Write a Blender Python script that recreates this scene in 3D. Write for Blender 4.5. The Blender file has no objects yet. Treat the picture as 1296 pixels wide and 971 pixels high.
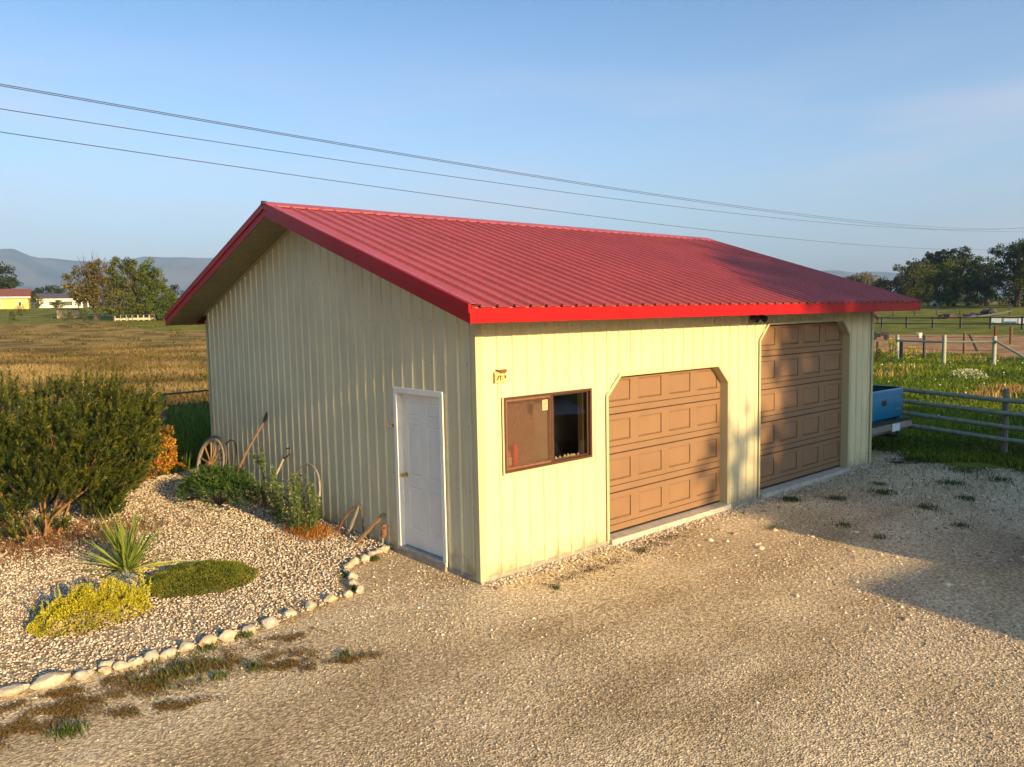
import bpy, bmesh, math, random
import numpy as np
from mathutils import Vector, Matrix, noise
random.seed(7); rng = np.random.default_rng(7)
S = bpy.context.scene; COL = S.collection
R = math.radians

# ------------------------------------------------------------------ camera
cam = bpy.data.cameras.new("camera"); camo = bpy.data.objects.new("camera", cam); COL.objects.link(camo)
cam.sensor_width = 36; cam.lens = 982.0/1296*36; cam.clip_start = .05; cam.clip_end = 30000
ya, pi_, ro = R(40.765), R(-5.119), R(-1.141)
fw = Vector((math.sin(ya)*math.cos(pi_), math.cos(ya)*math.cos(pi_), math.sin(pi_)))
rt = Vector((math.cos(ya), -math.sin(ya), 0)); up = rt.cross(fw)
r2 = rt*math.cos(ro)+up*math.sin(ro); u2 = -rt*math.sin(ro)+up*math.cos(ro)
M = Matrix((r2, u2, -fw)).transposed().to_4x4(); M.translation = (-5.276, -6.721, 3.0056)
camo.matrix_world = M
S.camera = camo
S.render.resolution_x, S.render.resolution_y = 1024, 767

# ------------------------------------------------------------------ light
SUN_EL, SUN_AZ = 14.5, 180.6          # azimuth clockwise from +Y
w = bpy.data.worlds.new("World"); S.world = w; w.use_nodes = True
nt = w.node_tree; nt.nodes.clear()
out = nt.nodes.new("ShaderNodeOutputWorld"); bg = nt.nodes.new("ShaderNodeBackground")
sky = nt.nodes.new("ShaderNodeTexSky"); sky.sky_type = 'NISHITA'; sky.sun_disc = False
sky.sun_elevation = R(SUN_EL); sky.sun_rotation = R(SUN_AZ)
sky.air_density = 1.0; sky.dust_density = 3.2; sky.ozone_density = 3.0
bg.inputs[1].default_value = 0.125
# thin grey-pink smoke bank drifting low in the sky
tc = nt.nodes.new("ShaderNodeTexCoord"); mp = nt.nodes.new("ShaderNodeMapping")
mp.inputs['Scale'].default_value = (1.2, 1.2, 7.0); mp.inputs['Rotation'].default_value = (R(6), R(-5), 0)
nz = nt.nodes.new("ShaderNodeTexNoise"); nz.inputs['Scale'].default_value = 1.6; nz.inputs['Detail'].default_value = 5
rp = nt.nodes.new("ShaderNodeValToRGB"); rp.color_ramp.elements[0].position = .44; rp.color_ramp.elements[1].position = .70
rp.color_ramp.elements[1].color = (.6, .6, .6, 1)
mx = nt.nodes.new("ShaderNodeMix"); mx.data_type = 'RGBA'
mx.inputs[7].default_value = (2.35, 2.05, 2.15, 1)
nt.links.new(tc.outputs['Generated'], mp.inputs[0]); nt.links.new(mp.outputs[0], nz.inputs['Vector'])
nt.links.new(nz.outputs['Fac'], rp.inputs[0]); cm = nt.nodes.new("ShaderNodeMapRange"); cm.interpolation_type = 'SMOOTHSTEP'; cm.inputs[1].default_value = .36; cm.inputs[2].default_value = .14; cs = nt.nodes.new("ShaderNodeSeparateXYZ")
nt.links.new(tc.outputs['Generated'], cs.inputs[0]); nt.links.new(cs.outputs['Z'], cm.inputs[0]); cmm = nt.nodes.new("ShaderNodeMath"); cmm.operation = 'MULTIPLY'
nt.links.new(rp.outputs[0], cmm.inputs[0]); nt.links.new(cm.outputs[0], cmm.inputs[1]); nt.links.new(cmm.outputs[0], mx.inputs[0])
sp_ = nt.nodes.new("ShaderNodeSeparateXYZ"); nt.links.new(tc.outputs['Generated'], sp_.inputs[0])
er = nt.nodes.new("ShaderNodeValToRGB"); er.color_ramp.elements[0].position = 0.0; er.color_ramp.elements[0].color = (1.08, .97, .95, 1)
er.color_ramp.elements[1].position = .42; er.color_ramp.elements[1].color = (.30, .47, .57, 1)
nt.links.new(sp_.outputs['Z'], er.inputs[0])
tm = nt.nodes.new("ShaderNodeMix"); tm.data_type = 'RGBA'; tm.blend_type = 'MULTIPLY'; tm.inputs[0].default_value = 1
nt.links.new(sky.outputs[0], tm.inputs[6]); nt.links.new(er.outputs[0], tm.inputs[7]); nt.links.new(tm.outputs[2], mx.inputs[6])
nt.links.new(mx.outputs[2], bg.inputs[0]); nt.links.new(bg.outputs[0], out.inputs[0])

sl = bpy.data.lights.new("sun", 'SUN'); sl.energy = 4.3; sl.angle = R(.6); sl.color = (1.0, .70, .33)
so = bpy.data.objects.new("sun", sl); COL.objects.link(so)
tosun = Vector((math.sin(R(SUN_AZ))*math.cos(R(SUN_EL)), math.cos(R(SUN_AZ))*math.cos(R(SUN_EL)), math.sin(R(SUN_EL))))
so.rotation_euler = tosun.to_track_quat('Z', 'Y').to_euler(); so.location = tosun*60
S.view_settings.view_transform = 'Standard'; S.view_settings.look = 'None'
S.view_settings.exposure = 1.72; S.view_settings.gamma = 1.0
S.cycles.max_bounces = 6; S.cycles.transparent_max_bounces = 8

# ------------------------------------------------------------------ materials
def mat(name, col, rough=.7, var=.15, scale=8, bump=0, bscale=60, metal=0, spec=.5, col2=None, stretch=None, rnd=None, sheen=0, transl=0, detail=6):
    m = bpy.data.materials.new(name); m.use_nodes = True; n = m.node_tree.nodes; l = m.node_tree.links
    b = n['Principled BSDF']; b.inputs['Roughness'].default_value = rough; b.inputs['Metallic'].default_value = metal
    b.inputs['Specular IOR Level'].default_value = spec
    t = n.new('ShaderNodeTexCoord'); src = t.outputs['Object']
    if stretch:
        mm = n.new('ShaderNodeMapping'); mm.inputs['Scale'].default_value = stretch; l.new(src, mm.inputs[0]); src = mm.outputs[0]
    z = n.new('ShaderNodeTexNoise'); z.inputs['Scale'].default_value = scale; z.inputs['Detail'].default_value = detail; l.new(src, z.inputs['Vector'])
    r = n.new('ShaderNodeValToRGB'); r.color_ramp.elements[0].position = .32; r.color_ramp.elements[1].position = .68
    if col2 is None:
        a = [c*(1-var) for c in col]; c2 = [min(1, c*(1+var)) for c in col]
    else: a, c2 = col, col2
    r.color_ramp.elements[0].color = (*a, 1); r.color_ramp.elements[1].color = (*c2, 1)
    l.new(z.outputs['Fac'], r.inputs[0]); co = r.outputs[0]
    if rnd:       # per-piece colour from the face attribute
        at = n.new('ShaderNodeAttribute'); at.attribute_name = 'rnd'
        rr = n.new('ShaderNodeValToRGB'); el = rr.color_ramp.elements
        while len(el) < len(rnd): el.new(.5)
        for i, c in enumerate(rnd): el[i].position = i/(len(rnd)-1); el[i].color = (*c, 1)
        l.new(at.outputs['Fac'], rr.inputs[0])
        mi = n.new('ShaderNodeMix'); mi.data_type = 'RGBA'; mi.blend_type = 'MULTIPLY'; mi.inputs[0].default_value = 1
        l.new(rr.outputs[0], mi.inputs[6]); l.new(co, mi.inputs[7]); co = mi.outputs[2]
    l.new(co, b.inputs['Base Color'])
    if bump:
        z2 = n.new('ShaderNodeTexNoise'); z2.inputs['Scale'].default_value = bscale; z2.inputs['Detail'].default_value = 4; l.new(src, z2.inputs['Vector'])
        bp = n.new('ShaderNodeBump'); bp.inputs['Strength'].default_value = bump; bp.inputs['Distance'].default_value = .02
        l.new(z2.outputs['Fac'], bp.inputs['Height']); l.new(bp.outputs[0], b.inputs['Normal'])
    if transl:
        tr = n.new('ShaderNodeBsdfTranslucent'); l.new(co, tr.inputs[0]); ms = n.new('ShaderNodeMixShader'); ms.inputs[0].default_value = transl
        l.new(b.outputs[0], ms.inputs[1]); l.new(tr.outputs[0], ms.inputs[2]); l.new(ms.outputs[0], n['Material Output'].inputs[0])
    return m
def rndmat(name, cols, rough=.8, transl=0, spec=.3, var=.1, scale=3):
    return mat(name, (1-var,)*3, rough, 0, scale, col2=(1, 1, 1), rnd=cols, transl=transl, spec=spec)

def steel(name, col, rough=.45, streak=.1, spec=.45, mud=False):
    # painted steel sheet: faint vertical dirt streaks + broad weathering + slight oil-canning
    m = bpy.data.materials.new(name); m.use_nodes = True; n = m.node_tree.nodes; l = m.node_tree.links
    b = n['Principled BSDF']; b.inputs['Specular IOR Level'].default_value = .45
    t = n.new('ShaderNodeTexCoord')
    mm = n.new('ShaderNodeMapping'); mm.inputs['Scale'].default_value = (9, 9, .5); l.new(t.outputs['Object'], mm.inputs[0])
    z = n.new('ShaderNodeTexNoise'); z.inputs['Scale'].default_value = 2.0; z.inputs['Detail'].default_value = 7; l.new(mm.outputs[0], z.inputs['Vector'])
    z2 = n.new('ShaderNodeTexNoise'); z2.inputs['Scale'].default_value = 1.3; z2.inputs['Detail'].default_value = 4; l.new(t.outputs['Object'], z2.inputs['Vector'])
    ad = n.new('ShaderNodeMath'); ad.operation = 'ADD'; l.new(z.outputs['Fac'], ad.inputs[0]); l.new(z2.outputs['Fac'], ad.inputs[1])
    mr = n.new('ShaderNodeMapRange'); mr.inputs[1].default_value = .7; mr.inputs[2].default_value = 1.3
    mr.inputs[3].default_value = 1-streak; mr.inputs[4].default_value = 1; l.new(ad.outputs[0], mr.inputs[0])
    sc = n.new('ShaderNodeMix'); sc.data_type = 'RGBA'; sc.blend_type = 'MULTIPLY'; sc.inputs[0].default_value = 1; sc.inputs[6].default_value = (*col, 1)
    l.new(mr.outputs[0], sc.inputs[7]); l.new(sc.outputs[2], b.inputs['Base Color'])
    ra = n.new('ShaderNodeMapRange'); ra.inputs[3].default_value = rough+.12; ra.inputs[4].default_value = rough-.08; l.new(z2.outputs['Fac'], ra.inputs[0]); l.new(ra.outputs[0], b.inputs['Roughness'])
    bp = n.new('ShaderNodeBump'); bp.inputs['Strength'].default_value = .25; bp.inputs['Distance'].default_value = .02; l.new(z2.outputs['Fac'], bp.inputs['Height']); l.new(bp.outputs[0], b.inputs['Normal'])
    b.inputs['Specular IOR Level'].default_value = spec
    if mud:      # splashed soil along the foot of the wall and a few broad dust blooms
        sp = n.new('ShaderNodeSeparateXYZ'); l.new(t.outputs['Object'], sp.inputs[0])
        zr_ = n.new('ShaderNodeMapRange'); zr_.inputs[1].default_value = .42; zr_.inputs[2].default_value = 0; zr_.inputs[3].default_value = -.25; zr_.inputs[4].default_value = .32; l.new(sp.outputs['Z'], zr_.inputs[0])
        z3 = n.new('ShaderNodeTexNoise'); z3.inputs['Scale'].default_value = 7; z3.inputs['Detail'].default_value = 9; l.new(t.outputs['Object'], z3.inputs['Vector'])
        a3 = n.new('ShaderNodeMath'); a3.operation = 'ADD'; l.new(zr_.outputs[0], a3.inputs[0]); l.new(z3.outputs['Fac'], a3.inputs[1])
        m3 = n.new('ShaderNodeMapRange'); m3.inputs[1].default_value = .5; m3.inputs[2].default_value = .95; m3.inputs[4].default_value = .75; l.new(a3.outputs[0], m3.inputs[0])
        x3 = n.new('ShaderNodeMix'); x3.data_type = 'RGBA'; l.new(m3.outputs[0], x3.inputs[0]); l.new(sc.outputs[2], x3.inputs[6]); x3.inputs[7].default_value = (.26, .19, .11, 1); l.new(x3.outputs[2], b.inputs['Base Color'])
    return m

MT = {}
MT['cream'] = steel('cream_painted_steel', (.67, .60, .38), .45, .20, .45, True)
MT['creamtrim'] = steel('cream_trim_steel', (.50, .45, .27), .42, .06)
MT['roof'] = steel('red_roof_steel', (.42, .075, .068), .34, .24, .55)
MT['redtrim'] = steel('red_trim_steel', (.36, .008, .010), .42, .12, .2)
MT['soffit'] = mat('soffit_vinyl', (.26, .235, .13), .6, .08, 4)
MT['white'] = mat('white_paint', (.80, .77, .69), .5, .05, 6)
MT['door'] = mat('white_door_paint', (.76, .73, .64), .5, .05, 3)
MT['brass'] = mat('brass', (.65, .42, .10), .3, .1, 20, metal=1)
MT['alu'] = mat('aluminium_sill', (.35, .36, .38), .45, .15, 12, metal=.6)
MT['concrete'] = mat('concrete', (.30, .27, .22), .9, .22, 9, bump=.4)
MT['concretel'] = mat('pale_concrete', (.46, .41, .34), .9, .18, 9, bump=.3)
MT['gdoor'] = mat('brown_garage_door', (.23, .13, .065), .6, .06, 2, bump=.15, bscale=220)
MT['grime'] = mat('dark_seal_and_grime', (.05, .026, .014), .9, .3, 12)  # shade of the overhead door grooves, put into a dark colour
MT['grime2'] = mat('grime_in_groove', (.12, .066, .034), .9, .3, 9)  # shade round the overhead door panels, put into the colour
MT['dbrown'] = mat('dark_bronze_frame', (.075, .035, .022), .4, .15, 20)
MT['lbrown'] = mat('bronze_sash', (.20, .09, .05), .4, .15, 20)
MT['board'] = mat('brown_hardboard', (.20, .105, .065), .85, .2, 25, bump=.1)
MT['black'] = mat('black_plastic', (.015, .014, .013), .5, .2, 20)
MT['rubber'] = mat('rubber', (.02, .02, .021), .85, .2, 15)
MT['dark'] = mat('interior_dark', (.16, .12, .08), .9, .2, 3)
MT['stud'] = mat('pine_stud', (.55, .40, .18), .7, .15, 9, stretch=(6, 6, .6))
MT['redext'] = mat('red_cylinder_paint', (.62, .06, .025), .35, .1, 6)
MT['paper'] = mat('paper', (.46, .36, .22), .8, .06, 20)
MT['wood'] = mat('weathered_wood', (.30, .20, .12), .85, .3, 9, stretch=(5, 5, .8), bump=.4, bscale=90)
MT['oldwood'] = mat('grey_old_wood', (.22, .19, .15), .9, .3, 9, stretch=(5, 5, .8), bump=.5, bscale=80)
MT['handle'] = mat('tool_handle_wood', (.26, .15, .075), .7, .25, 14, stretch=(5, 5, .8))
MT['rust'] = mat('rusty_iron', (.13, .055, .03), .85, .4, 14, col2=(.26, .13, .07), bump=.4, bscale=120)
MT['iron'] = mat('dark_iron', (.06, .055, .055), .6, .3, 14, bump=.3, bscale=100)
MT['galv'] = mat('galvanised_pipe', (.24, .28, .22), .6, .2, 10, metal=.15)
MT['postg'] = mat('pale_treated_post', (.30, .33, .24), .85, .2, 9, stretch=(4, 4, .8), bump=.3)
MT['postb'] = mat('brown_post', (.13, .08, .04), .9, .3, 9, stretch=(4, 4, .8), bump=.3)
MT['postr'] = mat('rust_red_post', (.12, .02, .012), .85, .3, 9)
MT['darkpost'] = mat('dark_grey_post', (.07, .065, .06), .9, .3, 9, stretch=(4, 4, .8), bump=.4)
MT['wire'] = mat('cable', (.035, .045, .06), .6, .1, 3)
MT['bluep'] = mat('blue_truck_paint', (.005, .15, .30), .3, .06, 2, spec=.6)
MT['darkp'] = mat('charcoal_truck_paint', (.03, .03, .038), .3, .06, 2, spec=.6)
MT['bumper'] = mat('bumper_steel', (.30, .29, .27), .35, .2, 8, metal=.5)
MT['bedliner'] = mat('bed_liner', (.02, .06, .11), .7, .2, 8)
MT['plate'] = mat('number_plate', (.55, .62, .68), .5, .1, 30)
MT['tail'] = mat('tail_lamp', (.35, .01, .01), .2, .1, 8)
MT['glassd'] = mat('dark_glass', (.02, .025, .03), .08, .1, 3, spec=.9)
MT['chrome'] = mat('wheel_alloy', (.5, .5, .5), .3, .1, 9, metal=1)
MT['bark'] = mat('bark', (.07, .05, .035), .95, .3, 6, stretch=(4, 4, 1), bump=.5, bscale=20)
MT['pinebark'] = mat('orange_brown_pine_bark', (.23, .12, .05), .9, .3, 10, stretch=(3, 3, 1), bump=.5, bscale=40)
MT['stone'] = mat('pale_fieldstone', (.34, .28, .20), .9, .22, 14, col2=(.56, .48, .36), bump=.5, bscale=45)
MT['stoneb'] = mat('grey_fieldstone', (.27, .24, .20), .9, .22, 14, col2=(.46, .41, .34), bump=.5, bscale=45)
MT['stonec'] = mat('tan_fieldstone', (.36, .26, .16), .9, .22, 14, col2=(.56, .44, .29), bump=.5, bscale=45)
MT['yhouse'] = mat('yellow_house_siding', (.72, .46, .14), .8, .08, 1)
MT['whouse'] = mat('white_house_siding', (.70, .66, .58), .8, .06, 1)
MT['broof'] = mat('brown_shingle', (.17, .055, .04), .9, .15, 2)
MT['groof'] = mat('grey_shingle', (.075, .07, .08), .9, .15, 2)
MT['hwin'] = mat('house_window', (.05, .06, .07), .15, .1, 2, spec=.8)
MT['tan'] = mat('tan_container', (.62, .42, .22), .8, .1, 1)
MT['teal'] = mat('teal_plastic', (.01, .30, .32), .5, .1, 3)
MT['hay'] = mat('manure_and_brush', (.08, .045, .025), .95, .4, 3)
MT['horse'] = mat('dark_bay_coat', (.05, .022, .012), .7, .2, 6)
MT['palew'] = mat('pale_blue_white_metal', (.45, .55, .62), .6, .12, 2)
MT['orange_dirt'] = mat('tan_soil', (.42, .25, .12), .95, .2, 2)

def glassmat():
    m = bpy.data.materials.new('window_glass'); m.use_nodes = True; n = m.node_tree.nodes; l = m.node_tree.links; n.clear()
    o = n.new('ShaderNodeOutputMaterial'); t = n.new('ShaderNodeBsdfTransparent'); g = n.new('ShaderNodeBsdfGlossy'); g.inputs['Roughness'].default_value = .015
    t.inputs[0].default_value = (.80, .78, .74, 1); f = n.new('ShaderNodeFresnel'); f.inputs[0].default_value = 1.7
    mth = n.new('ShaderNodeMath'); mth.operation = 'MULTIPLY'; mth.inputs[1].default_value = 2.4; mth.use_clamp = True
    z = n.new('ShaderNodeTexNoise'); z.inputs['Scale'].default_value = 2; b = n.new('ShaderNodeBump'); b.inputs['Strength'].default_value = .02; b.inputs['Distance'].default_value = .02
    l.new(z.outputs[0], b.inputs['Height']); l.new(b.outputs[0], g.inputs['Normal'])
    x = n.new('ShaderNodeMixShader'); l.new(f.outputs[0], mth.inputs[0]); l.new(mth.outputs[0], x.inputs[0]); l.new(t.outputs[0], x.inputs[1]); l.new(g.outputs[0], x.inputs[2]); l.new(x.outputs[0], o.inputs[0]); return m
MT['glass'] = glassmat()
def screenmat():
    m = mat('insect_screen', (.20, .115, .075), .9, .12, 60); n = m.node_tree.nodes; l = m.node_tree.links
    t = n.new('ShaderNodeBsdfTransparent'); x = n.new('ShaderNodeMixShader'); x.inputs[0].default_value = .30
    l.new(t.outputs[0], x.inputs[1]); l.new(n['Principled BSDF'].outputs[0], x.inputs[2]); l.new(x.outputs[0], n['Material Output'].inputs[0]); return m
MT['screen'] = screenmat()

# ------------------------------------------------------------------ helpers
def tag(o, label=None, cat=None, group=None, kind=None):
    if label: o['label'] = label
    if cat: o['category'] = cat
    if group: o['group'] = group
    if kind: o['kind'] = kind
    return o
def empty(name, loc=(0, 0, 0), rz=0, label=None, cat=None, group=None):
    o = bpy.data.objects.new(name, None); COL.objects.link(o); o.location = loc; o.rotation_euler = (0, 0, rz); o.empty_display_size = .2
    return tag(o, label, cat, group)
def link(o, parent=None):
    COL.objects.link(o)
    if parent: o.parent = parent
    return o
class G:
    """collects simple shapes into one mesh"""
    def __init__(s): s.v = []; s.f = []; s.mi = []
    def add(s, vs, fs, mi=0):
        k = len(s.v); s.v += [tuple(x) for x in vs]; s.f += [tuple(i+k for i in f) for f in fs]; s.mi += [mi]*len(fs); return s
    def box(s, x0, x1, y0, y1, z0, z1, mi=0, b=0):
        if b <= 0:
            vs = [(x, y, z) for z in (z0, z1) for y in (y0, y1) for x in (x0, x1)]
            return s.add(vs, [(0, 2, 3, 1), (4, 5, 7, 6), (0, 1, 5, 4), (2, 6, 7, 3), (0, 4, 6, 2), (1, 3, 7, 5)], mi)
        bm = bmesh.new(); bmesh.ops.create_cube(bm, size=1)
        for v in bm.verts: v.co = Vector(((x0+x1)/2+v.co.x*(x1-x0), (y0+y1)/2+v.co.y*(y1-y0), (z0+z1)/2+v.co.z*(z1-z0)))
        bmesh.ops.bevel(bm, geom=bm.edges[:], offset=b, segments=2, affect='EDGES', profile=.6)
        s.bm(bm, mi); return s
    def bm(s, bm, mi=0):
        bm.verts.index_update(); s.add([v.co[:] for v in bm.verts], [[v.index for v in f.verts] for f in bm.faces], mi); bm.free(); return s
    def tube(s, pts, r, n=8, mi=0, cap=True, closed=False):
        pts = [Vector(p) for p in pts]; rs = r if isinstance(r, (list, tuple)) else [r]*len(pts)
        k = len(pts); vs = []; fs = []; prev = None
        for i, p in enumerate(pts):
            a = pts[(i-1) % k] if closed or i > 0 else p; b = pts[(i+1) % k] if closed or i < k-1 else p
            d = (b-a).normalized()
            if prev is None:
                u = d.orthogonal().normalized()
            else:
                u = (prev-d*prev.dot(d)); u = u.normalized() if u.length > 1e-6 else d.orthogonal().normalized()
            prev = u; v = d.cross(u)
            for j in range(n):
                t = 2*math.pi*j/n; vs.append(p+(u*math.cos(t)+v*math.sin(t))*rs[i])
        m = k if closed else k-1
        for i in range(m):
            for j in range(n):
                a = i*n+j; b = i*n+(j+1) % n; c = ((i+1) % k)*n+(j+1) % n; d = ((i+1) % k)*n+j; fs.append((a, b, c, d))
        if cap and not closed: fs += [tuple(range(n-1, -1, -1)), tuple((k-1)*n+j for j in range(n))]
        return s.add(vs, fs, mi)
    def cyl(s, p0, p1, r, n=12, mi=0, r1=None): return s.tube([p0, p1], [r, r if r1 is None else r1], n, mi)
    def prism(s, poly, axis, a, b, mi=0):
        """poly: 2D points; axis 'x' -> (y,z), 'y' -> (x,z), 'z' -> (x,y)"""
        def P(p, t): return {'x': (t, p[0], p[1]), 'y': (p[0], t, p[1]), 'z': (p[0], p[1], t)}[axis]
        n = len(poly); vs = [P(p, a) for p in poly]+[P(p, b) for p in poly]
        fs = [tuple(range(n))[::-1], tuple(range(n, 2*n))]+[(i, (i+1) % n, n+(i+1) % n, n+i) for i in range(n)]
        return s.add(vs, fs, mi)
    def torus(s, c, r, rr, axis='x', n=32, m=8, mi=0, a0=0, a1=None):
        c = Vector(c); full = a1 is None; a1 = 2*math.pi if full else a1; pts = []
        for i in range(n if full else n+1):
            t = a0+(a1-a0)*i/n; q = (math.cos(t)*r, math.sin(t)*r)
            pts.append(c+Vector({'x': (0, *q), 'y': (q[0], 0, q[1]), 'z': (*q, 0)}[axis]))
        return s.tube(pts, rr, m, mi, closed=full)
    def mesh(s, name, mats):
        me = bpy.data.meshes.new(name); me.from_pydata(s.v, [], s.f)
        for m in (mats if isinstance(mats, (list, tuple)) else [mats]): me.materials.append(m)
        me.polygons.foreach_set('material_index', s.mi)
        bm = bmesh.new(); bm.from_mesh(me); bmesh.ops.recalc_face_normals(bm, faces=bm.faces[:]); bm.to_mesh(me); bm.free(); me.update(); return me
    def build(s, name, mats, parent=None, smooth=False):
        me = s.mesh(name, mats); o = bpy.data.objects.new(name, me); link(o, parent)
        if smooth:
            me.shade_smooth() if hasattr(me, 'shade_smooth') else None
            try: me.set_sharp_from_angle(angle=R(40))
            except Exception: pass
        return o
def npmesh(name, V, F, mats, parent=None, rnd=None, matidx=None, smooth=False):
    V = np.asarray(V, np.float32); F = np.asarray(F, np.int32); k = F.shape[1]
    me = bpy.data.meshes.new(name); me.vertices.add(len(V)); me.vertices.foreach_set('co', V.ravel())
    me.loops.add(F.size); me.loops.foreach_set('vertex_index', F.ravel())
    me.polygons.add(len(F)); me.polygons.foreach_set('loop_start', np.arange(0, F.size, k, dtype=np.int32))
    try: me.polygons.foreach_set('loop_total', np.full(len(F), k, np.int32))
    except Exception: pass
    for m in (mats if isinstance(mats, (list, tuple)) else [mats]): me.materials.append(m)
    if matidx is not None: me.polygons.foreach_set('material_index', np.asarray(matidx, np.int32))
    if rnd is not None:
        at = me.attributes.new('rnd', 'FLOAT', 'FACE'); at.data.foreach_set('value', np.asarray(rnd, np.float32))
    me.update(calc_edges=True)
    if smooth: me.polygons.foreach_set('use_smooth', np.ones(len(F), bool))
    o = bpy.data.objects.new(name, me); link(o, parent); return o

def terr(x, y):
    zl = np.interp(y, [-1e5, 40, 70, 95, 120, 160, 200, 260, 500, 1e5], [0, 0, .5, 1.6, 3.1, 4.9, 6.6, 7.2, 3, 0])
    zr = np.interp(x, [-1e5, 80, 110, 140, 180, 240, 500, 1e5], [0, 0, .6, 1.6, 2.9, 3.2, 1.5, 0])
    return np.maximum(zl, zr)-.04
def T(x, y): return float(terr(x, y))

_o = np.array([(1, 0, 0), (-1, 0, 0), (0, 1, 0), (0, -1, 0), (0, 0, 1), (0, 0, -1)], float)
_of = np.array([(0, 2, 4), (2, 1, 4), (1, 3, 4), (3, 0, 4), (2, 0, 5), (1, 2, 5), (3, 1, 5), (0, 3, 5)])
def pebbles(name, P, size, mats, label, cat, rnd=None):
    n = len(P); sx = size*rng.uniform(.7, 1.3, n); sy = size*rng.uniform(.6, 1.1, n); sz = size*rng.uniform(.35, .75, n)
    th = rng.uniform(0, 6.28, n); V = _o[None]*np.stack([sx, sy, sz], 1)[:, None]*(1+rng.uniform(-.22, .22, (n, 6, 1)))
    V += rng.uniform(-.15, .15, (n, 6, 3))*size[:, None, None] if np.ndim(size) else 0
    c, s_ = np.cos(th)[:, None], np.sin(th)[:, None]; X = V[..., 0]*c-V[..., 1]*s_; Y = V[..., 0]*s_+V[..., 1]*c
    V = np.stack([X, Y, V[..., 2]], 2)+P[:, None]
    F = (_of[None]+(np.arange(n)*6)[:, None, None]).reshape(-1, 3)
    rr = rng.uniform(0, 1, n) if rnd is None else rnd
    o = npmesh(name, V.reshape(-1, 3), F, mats, None, np.repeat(rr, 8)); return tag(o, label, cat, kind='stuff')
def blades(name, P, h, wd, lean, mats, parent=None, rnd=None, label=None, cat=None, kind='stuff', bend=.5):
    """n grass blades, each a bent strip of two triangles-ish quads"""
    n = len(P); h = np.broadcast_to(h, n)*rng.uniform(.6, 1.25, n); th = rng.uniform(0, 6.28, n); ph = rng.uniform(0, 6.28, n)
    ln = lean*rng.uniform(.1, 1, n)*h; d = np.stack([np.cos(th), np.sin(th)], 1); e = np.stack([np.cos(ph), np.sin(ph)], 1)*wd/2
    b0 = P.copy(); V = np.zeros((n, 5, 3))
    V[:, 0, :] = b0; V[:, 1, :] = b0; V[:, 0, :2] -= e; V[:, 1, :2] += e
    mid = b0.copy(); mid[:, :2] += d*(ln*bend*.6)[:, None]; mid[:, 2] += h*.6
    V[:, 2, :] = mid; V[:, 3, :] = mid; V[:, 2, :2] += e*.8; V[:, 3, :2] -= e*.8
    V[:, 4, :] = b0; V[:, 4, :2] += d*ln[:, None]; V[:, 4, 2] += h
    k = (np.arange(n)*5)[:, None]
    F = np.concatenate([k+np.array([[0, 1, 2]]), k+np.array([[0, 2, 3]]), k+np.array([[3, 2, 4]])], 0)
    rr = rng.uniform(0, 1, n) if rnd is None else rnd
    o = npmesh(name, V.reshape(-1, 3), F, mats, parent, np.tile(rr, 3))
    return tag(o, label, cat, kind=kind)
def leafcloud(P, D, ln, wd, jitter=.6):
    """kite-shaped leaves at P pointing roughly along D; returns V,F"""
    n = len(P); D = D+rng.normal(0, jitter, (n, 3)); D /= np.linalg.norm(D, axis=1)[:, None]+1e-9
    A = np.cross(D, rng.normal(0, 1, (n, 3))); A /= np.linalg.norm(A, axis=1)[:, None]+1e-9
    ln = np.broadcast_to(ln, n)[:, None]*rng.uniform(.7, 1.3, (n, 1)); wd = np.broadcast_to(wd, n)[:, None]*rng.uniform(.7, 1.2, (n, 1))
    V = np.stack([P, P+D*ln*.45+A*wd/2, P+D*ln, P+D*ln*.45-A*wd/2], 1)
    F = np.arange(n*4).reshape(n, 4); return V.reshape(-1, 3), F

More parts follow.
